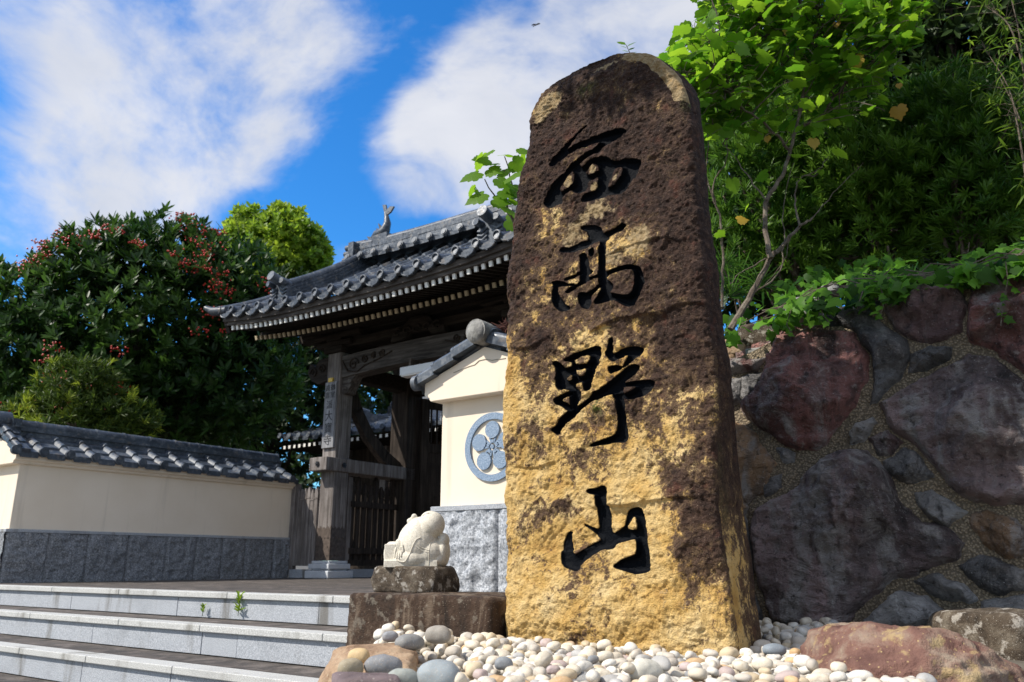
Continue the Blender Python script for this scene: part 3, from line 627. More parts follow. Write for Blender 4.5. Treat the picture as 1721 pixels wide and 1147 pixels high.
def box_planes(x, y, z, seed, nc=6, cut=.9, bottom=None):
    rg = random.Random(seed); pl = [((1,0,0),x),((-1,0,0),x),((0,1,0),y),((0,-1,0),y),((0,0,1),z),((0,0,-1),bottom or z)]
    for _ in range(nc):
        v = Vector((rg.uniform(-1,1), rg.uniform(-1,1), rg.uniform(-.6,1))).normalized(); pl.append((tuple(v), (abs(v.x)*x + abs(v.y)*y + abs(v.z)*z) * cut * rg.uniform(.82, 1)))
    return pl
def rock(name, label, loc, dims, seed, m, rz=0.0, amp=.02, freq=6, nc=7, cut=.9, sub=5, cat='rock', planes=None, strata=0.0, group=None, pw=16):
    o = link(name, rock_mesh(name, planes or box_planes(*dims, seed, nc, cut), seed, amp, freq, sub, strata, pw), m); o.location = tuple(loc); o.rotation_euler = (0, 0, rz)
    return tag(o, label, cat, group)
PL0 = P(585, 995, 3.70); PLC = PL0 + AV * .39 + BV * .23
rock('stone_plinth', 'rough brown stone block carrying the small rock and the crouching carved figure', (PLC[0], PLC[1], -.22), None, 11, M['rock_plinth'], -TH, .009, 9, sub=6, cat='stone block', pw=40,
     planes=[((1,0,0),.39),((-1,0,0),.39),((0,1,0),.23),((0,-1,0),.23),((0,0,1),.262),((0,0,-1),.3),((-1,0,-.14),.41),((1,-.2,.9),.47)])
RKC = np.array([*(P(698, 993, 3.85)[:2]), .045])
rock('pedestal_rock', 'flat lichen-spotted rock between the stone block and the crouching carved figure', (RKC[0], RKC[1], .098), (.185, .13, .058), 23, M['rock_p'], -TH + .1, .012, 10, 6, .93, 5)
rock('round_pebble_wedge', 'small tan pebble wedged under the right end of the pedestal rock', P(748, 985, 3.80) , (.024, .02, .014), 29, M['rock_l'], 0, .003, 12, 8, .85, 4, cat='pebble')
rock('edging_boulder', 'tan striated boulder holding back the pebbles beside the lowest steps', P(560, 1160, 2.35) + np.array([.03, .30, -.11]), None, 31, M['rock_l'], .1, .020, 6, sub=6, strata=.9, pw=18,
     planes=[((1,0,0),.15),((-1,0,0),.13),((0,1,0),.36),((0,-1,0),.36),((0,0,1),.165),((0,0,-1),.25),((-.75,-.2,1),.15),((-.4,-.5,1),.19),((-1,-.3,.45),.135)])
rock('violet_edge_rock', 'low violet-grey rock among grey pebbles at the bottom edge of the bed', P(622, 1160, 2.06) + np.array([0, 0, -.02]), (.10, .06, .055), 37, M['rock_v'], .1, .012, 8, 8, .85, 5)
def boulder_from(px, py, F): return P(px, py, F)
rock('rust_violet_boulder', 'big rust and violet boulder with an ochre ridge at the right end of the pebbles', P(1585, 1210, 2.22) + np.array([0, .14, .01]), None, 41, M['rock_red'], -.15, .030, 7, sub=6, strata=.6, pw=30,
     planes=[((0,0,1),.185),((.45,-.1,1),.195),((-.75,-.2,.7),.225),((-.2,-1,.35),.21),((.6,-.8,.4),.23),((-.4,-.5,.9),.205),((.15,-.6,.8),.21),((1,0,.5),.27),((-1,-.1,.0),.245),((0,1,0),.24),((0,0,-1),.3),((-.9,-.7,.35),.25)])
rock('lichen_boulder', 'dark brown boulder blotched with white lichen below the wall at the far right', P(1712, 1110, 2.9) + np.array([.06, .14, -.05]), (.25, .22, .24), 43, M['rock_p'], .3, .02, 6, 9, .84, 5)

# ------------------------------------------------------------------ field-stone retaining wall
WO = np.array([1.2, 3.86, -.12]); TILT = R(9)
WN = -BV * math.cos(TILT) + np.array([0, 0, math.sin(TILT)]); WU = BV * math.sin(TILT) + np.array([0, 0, math.cos(TILT)])
def wall_uv(px, py): p = onplane(px, py, WO, WN) - WO; return (p @ AV, p @ WU)
def wall_pts(u, v, h): return np.asarray(u)[:, None] * AV + np.asarray(v)[:, None] * WU + np.asarray(h)[:, None] * WN
def make_stone_wall():
    root = empty('field_stone_wall', WO, 0, 'dark retaining wall of large purple and grey field stones set in sandy mortar', 'stone wall')
    C = dict(r=(.215,.098,.085), d=(.115,.112,.110), p=(.20,.125,.12), g=(.27,.26,.25), b=(.34,.21,.115), l=(.36,.36,.35), dp=(.185,.135,.13))
    S = [('r', .12, [(200,245),(290,235),(395,250),(432,310),(425,370),(392,440),(352,490),(330,540),(300,556),(210,532),(150,490),(103,440),(150,390),(170,330),(186,270)]),
     ('d', .09, [(335,218),(375,185),(420,205),(465,215),(532,262),(540,310),(512,372),(470,400),(432,430),(442,370),(437,310),(402,245)]),
     ('p', .10, [(468,188),(510,160),(600,140),(665,128),(688,180),(672,250),(620,271),(560,271),(498,240)]),
     ('r', .13, [(688,170),(722,112),(831,88),(920,95),(930,240),(920,350),(831,350),(760,292),(690,270)]),
     ('dp', .14, [(458,432),(530,390),(600,348),(690,306),(760,318),(831,370),(930,400),(940,560),(920,670),(831,692),(740,692),(665,662),(608,602),(558,542),(498,500)]),
     ('d', .06, [(543,302),(590,285),(642,290),(630,320),(580,347),(533,362)]),
     ('dp', .14, [(180,680),(250,640),(300,590),(360,550),(432,550),(490,620),(512,680),(562,730),(632,750),(672,790),(652,832),(562,872),(480,892),(420,940),(380,1002),(280,1015),(180,1000),(148,900),(126,780),(138,700)]),
     ('g', .06, [(378,500),(440,460),(457,480),(420,530),(382,535)]), ('p', .05, [(433,520),(480,495),(517,530),(490,560),(453,555)]),
     ('d', .06, [(468,580),(520,550),(570,570),(607,630),(540,637),(490,612)]), ('g', .05, [(543,660),(600,650),(650,680),(682,710),(640,742),(590,717)]),
     ('b', .06, [(693,712),(740,703),(800,720),(831,748),(840,800),(820,832),(780,830),(720,790),(690,750)]), ('d', .07, [(663,840),(720,820),(800,850),(842,870),(830,912),(760,917),(688,880)]),
     ('g', .06, [(538,886),(620,868),(690,900),(717,930),(690,952),(620,937)]), ('g', .09, [(415,990),(468,945),(510,913),(570,930),(640,970),(690,1010),(690,1040),(500,1050),(410,1030)]),
     ('b', .05, [(60,470),(95,488),(140,500),(191,580),(162,650),(122,692),(60,690)]), ('d', .06, [(103,362),(160,343),(152,395),(112,440),(98,420)]),
     ('d', .04, [(70,365),(105,362),(97,420),(75,440),(55,420)]), ('g', .03, [(188,540),(240,560),(244,590),(208,590)]), ('g', .03, [(158,620),(215,615),(212,650),(163,672)]),
     ('r', .05, [(60,325),(140,318),(172,308),(150,345),(70,357)]), ('d', .05, [(60,700),(110,705),(125,780),(140,880),(60,880)]), ('d', .05, [(60,890),(140,905),(175,1000),(190,1030),(60,1030)]),
     ('p', .10, [(850,705),(930,690),(1010,720),(1020,860),(940,900),(855,860)]), ('d', .09, [(945,410),(1060,420),(1080,600),(960,660)]), ('p', .11, [(945,80),(1080,60),(1100,400),(945,390)]),
     ('g', .07, [(720,935),(830,925),(930,920),(960,1040),(720,1040)]), ('b', .05, [(85,650),(118,700),(112,720),(60,760),(60,660)])]
    s = 831 / 541.0
    for k, (c, H, poly) in enumerate(S):
        H *= 1.55
        uv = np.array([wall_uv(1180 + x / s, 400 + y / s) for x, y in poly]); lo, hi = uv.min(0) - .042, uv.max(0) + .042
        st = .010 if (hi - lo).max() > .3 else .006
        nu, nv = int((hi[0] - lo[0]) / st) + 2, int((hi[1] - lo[1]) / st) + 2
        Uu, Vv = np.meshgrid(np.linspace(lo[0], hi[0], nu), np.linspace(lo[1], hi[1], nv), indexing='ij'); q = np.stack([Uu.ravel(), Vv.ravel()], 1)
        wob = .026 * np.stack([fbm(np.stack([q[:, 0], q[:, 1], q[:, 0] * 0 + k], 1), 8, 5, .6, seed=i) for i in (71, 72)], 1)
        sd = poly_sd(q + wob, uv) + .006; rg = np.random.RandomState(100 + k); cen = uv.mean(0); ext = (hi - lo).max() / 2
        fac = np.full(len(q), H)
        for _ in range(11):
            an = rg.uniform(0, 2 * np.pi); dr = np.array([np.cos(an), np.sin(an)]); sl = rg.uniform(.3, 2.2) * H / ext; of = rg.uniform(-.15, .55) * ext
            fac = np.minimum(fac, H * rg.uniform(.95, 1.1) - sl * np.clip((q + 2.5 * wob - cen) @ dr - of, -.15 * ext, 9))
        fac = np.maximum(fac, .30 * H + .01)
        p3 = np.stack([q[:, 0], q[:, 1], np.full(len(q), k * 3.1)], 1)
        for _ in range(4 if H > .08 else 2):         # broken ledges running across the face
            an = rg.uniform(0, 2 * np.pi); dr = np.array([np.cos(an), np.sin(an)]); of = rg.uniform(-.1, .7) * ext
            jag = .10 * ext * fbm(p3, 9, 4, .6, seed=int(rg.randint(999))); fac = fac - H * rg.uniform(.12, .30) * sstep((q - cen) @ dr - of + jag, 0, .007) * sstep(fbm(p3, 3, 2, seed=int(rg.randint(999))), -.5, -.1)
        fac = np.maximum(fac, .22 * H + .012)
        h = fac * sstep(sd, -.004, .012 + .10 * H) ** .75 + .14 * H * fbm(p3 * [1, 1.6, 1], 9, 5, .6, seed=80 + k, ridged=True) * sstep(sd, 0, .03) + (.06 * H + .002) * fbm(p3, 30, 4, .6, seed=81) - .04 * sstep(-sd, -.001, .012)
        cc = np.array(C[c]) * 1.25; n = fbm(p3 * [1, .6, 1], 3.5, 4, seed=90 + k); col = cc[None] * (1 + 1.1 * n[:, None]) + np.array([.03, .02, .02]) * np.clip(fbm(p3, 6, 3, seed=95), 0, 1)[:, None]
        me = mesh_np('boulder', wall_pts(q[:, 0], q[:, 1], h), gridmesh(nu, nv), attrs=dict(Col=np.clip(col, .006, 1)))
        link('boulder', me, M['wstone'], root)
    # mortar sheet
    topl = [wall_uv(*p) for p in ((1195, 640), (1225, 612), (1290, 580), (1330, 556), (1440, 548), (1490, 505), (1560, 490), (1625, 488), (1650, 470), (1721, 448), (1800, 440))]
    tu, tv = np.array([t[0] for t in topl]), np.array([t[1] for t in topl])
    nu, nv = 260, 130; uu = np.linspace(-.55, 4.5, nu); U, Tt = np.meshgrid(uu, np.linspace(0, 1, nv), indexing='ij'); tp = np.interp(uu, tu, tv); V = -.35 + Tt * (tp[:, None] + .35)
    p3 = np.stack([U.ravel(), V.ravel(), U.ravel() * 0], 1); h = .012 + .014 * fbm(p3, 9, 3, seed=77) + .007 * fbm(p3, 60, 2, seed=78)
    v = wall_pts(U.ravel(), V.ravel(), h); q = gridmesh(nu, nv); idx = np.arange(nu * nv).reshape(nu, nv)
    ring = np.concatenate([idx[:, 0], idx[-1, 1:], idx[-2::-1, -1], idx[0, -2:0:-1]]); low = v[ring] + .3 * BV; k = len(v); n = len(ring); r2 = np.arange(n) + k
    link('mortar', mesh_np('mortar', np.concatenate([v, low]), np.concatenate([q, np.stack([ring, r2, np.roll(r2, -1), np.roll(ring, -1)], 1)]), sharp=60), M['mortar'], root)
make_stone_wall()
LOOSE = [(1237,585,24,16,'brown round stone lying left of the wall top beside the stele','rock_l'),(1272,570,30,22,'dark round stone wedged in the ivy left of the red wall stone','rock_p'),(1228,602,20,10,'small tan stone at the foot of the round stones beside the stele','rock_l'),
         (1275,598,24,10,'flat white stone just left of the red wall stone','rock_g'),(1350,522,32,17,'pale grey stone with a light top among the ivy above the red wall stone','rock_g'),(1395,490,18,9,'small pale grey stone poking out of the ivy left of the wide purple stone','rock_g')]
for k, (px, py, rx, ry, lab, mm) in enumerate(LOOSE):
    p = onplane(px, py, WO + .10 * BV, WN); sc = (p[1] * CP + (p[2] - EYE) * SP) / FPX
    rock('loose_stone', lab, p, (rx * sc, rx * sc * .85, ry * sc), 51 + k, M[mm], -TH, .006, 9, 12, .84, 4, cat='stone')
# ------------------------------------------------------------------ pebbles
def make_pebbles():
    rg = random.Random(5); variants = []
    for k in range(14):
        a, b, c = 1, rg.uniform(.55, .92), rg.uniform(.38, .62)
        me = rock_mesh('pebble', [((1,0,0),a),((-1,0,0),a*rg.uniform(.85,1)),((0,1,0),b),((0,-1,0),b*rg.uniform(.85,1)),((0,0,1),c),((0,0,-1),c),((1,1,.3),1.25*rg.uniform(.85,1.2)),((-1,.6,.5),1.2),((.3,-1,.6),1.1*rg.uniform(.8,1.2))], 200 + k, .085, 1.3, 4, pw=2.35)
        # rounder: relax through power mean already; store unit-size mesh
        me.materials.append(M['pebble']); variants.append(me)
    pal = [((.68,.61,.49),8,'cream'),((.73,.70,.63),9,'white'),((.60,.49,.33),3,'tan'),((.55,.50,.43),4,'grey-beige'),((.42,.42,.41),1.8,'light grey'),((.58,.38,.20),1.3,'orange-tan'),((.24,.255,.27),.7,'grey'),((.50,.40,.38),.8,'pinkish')]
    wts = [p[1] for p in pal]
    foot = [(STP + a * AV + b * BV)[:2] for a, b in [(-.02,-.015),(.90,-.015),(.90,.5),(-.02,.6)]]
    plf = [(PLC + a * AV + b * BV)[:2] for a, b in [(-.42,-.25),(.41,-.25),(.41,.25),(-.42,.25)]]
    foot = np.array(foot); plf = np.array(plf)
    obst = [(.98, 2.55, .0)]
    def free(x, y, r):
        p = np.array([[x, y]])
        if poly_sd(p, foot)[0] > -r * .55 or poly_sd(p, plf)[0] > -r * .7: return False
        w = (np.array([x, y, -.1]) - WO) @ BV
        if w > -.07 - r * .3 - (.0): return False
        px, py = proj((x, y, -.1))
        if px < 520 + (1147 - py) * 0 or (py > 1065 and px < 560 + max(0, (1110 - py)) * 1.1): return False
        e = P(1585, 1210, 2.22); dx, dy = x - e[0], y - e[1] - .14
        if (dx / .27) ** 2 + (dy / .22) ** 2 < 1: return False
        return True
    placed = []; grid = {}
    def near(x, y, r, kf):
        gx, gy = int(x / .12), int(y / .12)
        for i in range(gx - 1, gx + 2):
            for j in range(gy - 1, gy + 2):
                for (X, Y, Rr) in grid.get((i, j), ()):
                    if (X - x) ** 2 + (Y - y) ** 2 < (kf * (r + Rr)) ** 2: return True
        return False
    # named grey stones seen on the left of the bed
    NAMED = [(642,1118,2.30,.060,'large dark grey oval pebble at the left end of the bed',(.20,.215,.235),7,0.05),(688,1080,2.80,.058,'long dark grey pebble lying against the grey speckled one',(.21,.22,.225),2,.5),(736,1066,2.88,.050,'plump grey-brown pebble on top of the long dark grey one',(.30,.28,.25),3,-.25),
             (738,1136,2.12,.062,'blue-grey pebble, the largest of the front left group',(.28,.33,.36),5,-.3),(676,1139,2.10,.044,'greenish grey pebble at the front edge beside the large blue-grey ones',(.30,.33,.31),9,.2),(1300,1092,2.62,.042,'blue round pebble among white ones right of the stele',(.19,.24,.29),4,.2),
             (846,1115,2.45,.030,'slate grey pebble in the middle of the white pebbles',(.22,.25,.28),6,.1),(655,1070,3.0,.034,'grey-blue pebble nearest to the brown stone block',(.26,.28,.31),8,.3),(603,1102,2.42,.036,'orange-tan pebble left of the large dark grey oval',(.60,.43,.22),10,-.3),
             (1420,1132,2.28,.042,'mottled brown pebble touching the rust and violet boulder',(.35,.27,.18),11,.1),(1085,1128,2.25,.055,'large pale speckled pebble in front of the stele',(.62,.60,.52),1,.4),(588,1122,2.28,.038,'mottled green-brown pebble on the tan striated boulder',(.33,.28,.19),12,.35)]
    for px, py, F, r, lab, colr, var, rz in NAMED:
        p = P(px, py, F); x, y = p[0], p[1]; z = max(p[2], float(bed_z(x, y)) + r * .3)
        placed.append([x, y, z, r, colr, lab, var, rz, 0.0]); grid.setdefault((int(x/.12), int(y/.12)), []).append((x, y, r))
    def region():
        y = 1.72 + (4.1 - 1.72) * rg.random() ** 1.25; return rg.uniform(-.52, 1.9), y
    for rr, nt in ((.040, 90), (.033, 800), (.028, 4200), (.023, 9000), (.018, 9000)):
        for _ in range(nt):
            x, y = region(); r = rr * rg.uniform(.85, 1.15)
            px, py = proj((x, y, -.1))
            if py > 1230 or px > 1560 or not free(x, y, r) or near(x, y, r, .70): continue
            c = rg.choices(pal, wts)[0]; v = rg.uniform(.86, 1.10); colr = tuple(min(.9, q * v) for q in c[0])
            placed.append([x, y, float(bed_z(x, y)) + r * rg.uniform(.25, .50), r, colr, None, rg.randrange(14), rg.uniform(0, 6.28), rg.gauss(0, .22)])
            grid.setdefault((int(x/.12), int(y/.12)), []).append((x, y, r))
    base = list(placed)
    for _ in range(1800):                         # a loose second layer resting in the hollows
        x, y = region(); r = rg.choice((.024, .028, .033, .022)) * rg.uniform(.9, 1.1); px, py = proj((x, y, -.08))
        if py > 1220 or px > 1420 or px < 640 or not free(x, y, r): continue
        if any((q[0]-x)**2 + (q[1]-y)**2 < (.9*(r+q[3]))**2 for q in placed[len(base):]): continue
        lo = [q for q in base if (q[0]-x)**2 + (q[1]-y)**2 < (.75*(r+q[3]))**2]
        if len(lo) < 2 or rg.random() < .35: continue
        c = rg.choices(pal, wts)[0]; v = rg.uniform(.88, 1.1)
        placed.append([x, y, float(bed_z(x, y)) + max(q[3] for q in lo) * .62 + r * .45, r, tuple(min(.9, q * v) for q in c[0]), None, rg.randrange(14), rg.uniform(0, 6.28), rg.gauss(0, .3)])
    inview = [q for q in placed if q[5] is None and 500 < proj(q[:3])[0] < 1500 and proj(q[:3])[1] < 1165]
    inview.sort(key=lambda q: -q[3] / q[1]); ind = {id(q) for q in inview[:285]}
    G_ = 'white and cream pebbles around the stele'; cols = {}
    fv, ff, fc = [], [], []; nfil = 0
    tri_cache = {}
    for q in placed:
        x, y, z, r, colr, lab, var, rz, tilt = q
        mtx = Matrix.Translation((x, y, z)) @ Matrix.Rotation(rz, 4, 'Z') @ Matrix.Rotation(tilt, 4, 'X') @ Matrix.Rotation(tilt * .7, 4, 'Y')
        if lab or id(q) in ind:
            o = bpy.data.objects.new('pebble', variants[var]); COL.objects.link(o); o.matrix_world = mtx @ Matrix.Diagonal((r, r, r * (1.0 if lab else .95), 1)); o.color = (*colr, 1)
            lum = sum(colr) / 3; sat = (colr[0] - colr[2])
            if not lab:
                fam = 'white' if lum > .62 and sat < .12 else 'cream' if lum > .52 else 'tan' if sat > .17 else 'grey'
                lab = {'white': 'smooth white pebble in the bed around the stele', 'cream': 'smooth cream pebble in the bed around the stele', 'tan': 'smooth tan pebble in the bed around the stele', 'grey': 'smooth grey pebble in the bed around the stele'}[fam]
                tag(o, lab, 'pebble', fam + ' pebbles around the stele')
            else: tag(o, lab, 'pebble')
        else:
            if var not in tri_cache:
                me = variants[var]; n = len(me.vertices); co = np.zeros(n*3, np.float32); me.vertices.foreach_get('co', co)
                tr = np.zeros(len(me.polygons)*3, np.int32); me.polygons.foreach_get('vertices', tr); tri_cache[var] = (co.reshape(-1, 3), tr.reshape(-1, 3))
            co, tr = tri_cache[var]; m3 = np.array(mtx.to_3x3()); fv.append((co * r) @ m3.T + np.array([x, y, z])); ff.append(tr + nfil); nfil += len(co); fc.append(np.repeat(np.array(colr)[None], len(co), 0))
    if fv:
        o = link('pebbles', mesh_np('pebbles', np.concatenate(fv), None, np.concatenate(ff), dict(Col=np.concatenate(fc))), M['pebfill'])
        tag(o, 'smallest white and cream pebbles filling the gaps of the bed around the stele', 'pebbles', kind='stuff')
make_pebbles()

# ------------------------------------------------------------------ steps
def make_steps():
    T, Rz = .36, .15; b1 = -.33; a_l = -8.0; org = (0, b1, 0); rg = random.Random(3)
    root = gate_thing('stone_steps', (0, -.33, -.6), 'three wide sawn granite steps with slate treads leading up to the temple gate', 'steps')
    for k in range(4):
        zt = -k * Rz; bf = b1 - k * T; a_r = 4.95 if k == 0 else 6.2; o = (0, -.33, -.6)
        m = MB(o); a = a_l
        while a < a_r:
            w = rg.uniform(.55, 1.3); e = min(a + w, a_r); m.box(a + .0025, e - .0025, bf - .022, bf + .10, zt - .034, zt); a = e
        m.build('nosing', M['gr_edge'], root, bevel=.004)
        m = MB(o); a = a_l
        while a < a_r:
            w = rg.choice((.30, .8, 1.1, 1.3)); e = min(a + w, a_r); m.box(a + .002, e - .002, bf + rg.uniform(-.001, .002), bf + .09, zt - Rz + .001, zt - .036); a = e
        m.build('riser', M['gr_step'], root, bevel=.002)
        if k > 0:
            m = MB(o); m.box(a_l, a_r, bf + .10, bf + T + .09, zt - .05, zt - .004); m.build('tread', M['paving'], root)
        m = MB(o); m.box(a_l, a_r, bf + .09, b1 + .5, zt - Rz, zt - .052); m.build('core', M['ground'], root)
make_steps()

# ------------------------------------------------------------------ roof tiles
def tile_h(x):
    x = x % 1.0; x = np.where(x > .5, x - 1, x)
    roll = np.sqrt(np.clip(1 - (x / .15) ** 2, 0, 1)) * .050
    pan = -.022 * np.cos((np.abs(x) - .5) * np.pi / .7); pan = np.where(np.abs(x) > .15, pan, -9)
    return np.maximum(roll - .004, pan)
def tile_sheet(mb, u0, u1, fn, period, nc, per=16, thick=.016, hs=1.0, phase=0.0, skirt=.035):
    """fn(u, s) -> a, b, z (arrays); s = 0 at the eave; courses overlap downwards"""
    nu = int((u1 - u0) / period * per) + 1; u = np.linspace(u0, u1, nu); h = tile_h((u - u0) / period + phase) * hs
    rows = [(0.0, -skirt)]
    for k in range(nc): rows += [(k / nc, thick), ((k + 1) / nc - 1e-4, 0.0)]
    V = []
    for s, off in rows:
        a, b, z = fn(u, np.full(nu, s)); V.append(np.stack([a, b, z + h + off], 1))
    V = np.concatenate(V) - mb.o; nr = len(rows); i, j = np.meshgrid(np.arange(nr - 1), np.arange(nu - 1), indexing='ij'); k0 = (i * nu + j).ravel() + len(mb.v)
    mb.v += [tuple(v) for v in V]; mb.f += [tuple(int(t) for t in q) for q in np.stack([k0, k0 + 1, k0 + nu + 1, k0 + nu], 1)]; mb.m += [0] * ((nr - 1) * (nu - 1))

# ------------------------------------------------------------------ plaster walls either side of the gate
def rough_slabs(o, a_fix, b_fix, u0, u1, z0, z1, axis, sgn, seed, widths, amp=.022):
    """split-faced granite: axis 'b' -> a face of constant a running along b; 'a' -> a face of constant b"""
    st = .012; nu = int((u1 - u0) / st) + 1; nv = int((z1 - z0) / st) + 1; U, Z = np.meshgrid(np.linspace(u0, u1, nu), np.linspace(z0, z1, nv), indexing='ij'); U = U.ravel(); Z = Z.ravel()
    rg = random.Random(seed); js = [u0]
    while js[-1] < u1: js.append(js[-1] + rg.choice(widths) * rg.uniform(.93, 1.07))
    js = np.array(js); cell = np.searchsorted(js, U) ; dj = np.min(np.abs(U[:, None] - js[None]), 1)
    p3 = np.stack([U, Z, cell * 7.7], 1)
    h = amp * (1.1 * fbm(p3, 5, 4, .6, seed=seed) + .8 * fbm(p3, 14, 4, .6, seed=seed + 2, ridged=True) + .3) * sstep(dj, .003, .03) - .012 * (1 - sstep(dj, .002, .007))
    h += np.array([random.Random(seed * 100 + int(c)).uniform(-.006, .006) for c in cell])
    if axis == 'b': v = np.stack([a_fix + sgn * h, U, Z], 1)
    else: v = np.stack([U, b_fix + sgn * h, Z], 1)
    return v - np.array(o), gridmesh(nu, nv)
def plaster_wall(label, a0, a1, b1, seed, rl=.075, emblem=False, moss=False, z_lo=-.35, zk=1.0):
    mid = (a0 + a1) / 2; o = (mid, 0, 0)
    root = gate_thing('plaster_wall', o, label, 'wall')
    ZL, ZC, ZE = .47 * zk, 1.055 * zk, 1.165 * zk; ZA = ZE + .155
    m = MB(o); m.box(a0, a1, 0, b1, ZL - .01, ZC + .01); m.build('plaster_body', M['plaster'], root, bevel=.006)
    m = MB(o)
    prof = [(a0 - .025, ZC), (a0 - .035, ZC + .012), (a0 - .035, ZC + .02), (a0 - .072, ZC + .038), (a0 - .072, ZE), (mid, ZA), (a1 + .072, ZE), (a1 + .072, ZC + .038), (a1 + .035, ZC + .02), (a1 + .035, ZC + .012), (a1 + .025, ZC)]
    m.prism(prof, 'y', -.075, b1)
    m.build('cornice', M['plaster'], root, bevel=.004)
    m = MB(o); m.box(a0 - .035, a1 + .035, -.04, b1, ZL - .028, ZL); m.build('granite_ledge', M['gr_step'], root, bevel=.003)
    vs, qs, n = [], [], 0
    for args in ((a0 - .022, 0, -.02, b1, z_lo, ZL - .03, 'b', -1, seed), (a1 + .022, 0, -.02, b1, z_lo, ZL - .03, 'b', 1, seed + 1), (0, -.026, a0 - .022, a1 + .022, z_lo, ZL - .03, 'a', -1, seed + 2)):
        v, q = rough_slabs(o, *args, (.40, .46) if args[6] == 'a' else (.33, .37, .42)); vs.append(v); qs.append(q + n); n += len(v)
    k = n; c = np.array([(a0 - .012, -.012, z_lo), (a1 + .012, -.012, z_lo), (a1 + .012, b1, z_lo), (a0 - .012, b1, z_lo), (a0 - .012, -.012, ZL - .032), (a1 + .012, -.012, ZL - .032), (a1 + .012, b1, ZL - .032), (a0 - .012, b1, ZL - .032)]) - np.array(o)
    vs.append(c); qs.append(np.array([(0,3,2,1),(4,5,6,7),(0,1,5,4),(1,2,6,5),(2,3,7,6),(3,0,4,7)]) + k)
    link('granite_base', mesh_np('granite_base', np.concatenate(vs), np.concatenate(qs), sharp=60), M['gr_shaded' if not emblem else 'gr_rough'], root)
    # tiled coping: two slopes, ridge of half-round tiles, end caps
    m = MB(o); ov = .105; sl = (ZA + .035 - (ZE - .005)) ; hw = (a1 - a0) / 2 + ov
    m_r = lambda u, s: (np.full_like(u, mid) + hw * (1 - s * .92), u, ZE + .012 - .03 + (ZA - ZE + rl - .005) * s)
    m_l = lambda u, s: (np.full_like(u, mid) - hw * (1 - s * .92), u, ZE + .012 - .03 + (ZA - ZE + rl - .005) * s)
    tile_sheet(m, -.10, b1, m_r, .245, 3, hs=.85, thick=.02); tile_sheet(m, -.10, b1, m_l, .245, 3, hs=.85, thick=.02)
    for sg in (1, -1):
        for kk in range(int((b1 + .1) / .245) + 1):
            u = -.10 + kk * .245
            if u > b1: break
            m.disc_cyl((mid + sg * (hw + .004), u, ZE + .002), (sg, 0, 0), .045, .03, 14)
            m.disc_cyl((mid + sg * (hw + .012), u, ZE + .002), (sg, 0, 0), .030, .03, 12)
        # verge tiles along the gable end, in three overlapping pieces, with under-board edge
        for kk in range(3):
            s0, s1 = kk / 3, (kk + 1) / 3
            pt = lambda s: np.array([mid + sg * (hw + .01) * (1 - s * .9), -.11, ZE + .018 + (ZA - ZE + rl) * s + .010 * kk])
            p, q = pt(s0 - (.02 if kk else .0)), pt(s1); m.beam(p + [0, .06, -.015], q + [0, .06, -.022], .15, .042 , w2=.145)
            m.tube([p + [0, .03, .010], q + [0, .03, .0]], .030, 10)
            m.tube([pt(s1 - .045) + [0, .03, .012], pt(s1) + [0, .03, .012]], .037, 10)
    tops = m.build('roof_tiles', M['tile'], root, smooth=True, sharp=40)
    m = MB(o); zr = ZA + rl
    m.box(mid - .10, mid + .10, -.06, b1, zr - .05, zr); m.box(mid - .12, mid + .12, -.08, b1, zr, zr + .025); m.box(mid - .085, mid + .085, -.06, b1, zr + .025, zr + .05)
    bb = -.05
    while bb < b1:
        e = min(bb + .30, b1); m.tube([(mid, bb, zr + .062), (mid, e - .012, zr + .062)], .060, 14); m.tube([(mid, e - .02, zr + .062), (mid, e, zr + .062)], .065, 14); bb = e
    rd = m.build('ridge', M['tile'], root, smooth=True, sharp=40)
    m = MB(o); m.disc_cyl((mid, -.11, zr + .06), (0, 1, 0), .066, .10, 22); m.ball((mid, -.15, zr + .055), (.062, .035, .066), 18, 12)
    if not emblem:
        m.tube([(mid, -.15, zr + .08), (mid, .0, zr + .10)], [.095, .08], 16); m.box(mid - .12, mid + .12, -.02, .06, zr - .02, zr + .11); m.box(mid - .14, mid + .14, .0, .05, zr + .03, zr + .07)
    m.build('ridge_end_tile', M['rock_g'] if emblem else M['tile'], root, smooth=True, sharp=40)
    if emblem:
        ce = np.array([5.425, -.004, .775])
        m = MB(o); n = 48
        for k in range(n):
            t0, t1 = 2*math.pi*k/n, 2*math.pi*(k+1)/n; r0, r1 = .150, .186
            c8 = []
            for y in (-.012, .004):
                pass
            q = lambda r, t, y: (ce[0] + r*math.cos(t), y, ce[2] + r*math.sin(t))
            m.add([q(r0,t0,-.013), q(r1,t0,-.013), q(r1,t1,-.013), q(r0,t1,-.013), q(r0,t0,.002), q(r1,t0,.002), q(r1,t1,.002), q(r0,t1,.002)], [(0,1,2,3),(1,5,6,2),(4,0,3,7)])
        for k in range(5):
            t = math.pi/2 + 2*math.pi*k/5; m.disc_cyl((ce[0] + .092*math.cos(t), -.006, ce[2] + .092*math.sin(t)), (0, 1, 0), .0465, .016, 30)
            t2 = t; m.disc_cyl((ce[0] + .030*math.cos(t2), -.006, ce[2] + .030*math.sin(t2)), (0, 1, 0), .0095, .013, 12)
            t3 = t + math.pi/5
            p0 = np.array([ce[0] + .016*math.cos(t), -.005, ce[2] + .016*math.sin(t)]); 
            for d_ in (-.26, .26): p1 = np.array([ce[0] + .052*math.cos(t3 + d_), -.005, ce[2] + .052*math.sin(t3 + d_)]); m.beam(np.array([ce[0] + .020*math.cos(t3 + d_), -.005, ce[2] + .020*math.sin(t3 + d_)]), p1, .009, .010, up=(0, 1, 0), w2=.011)
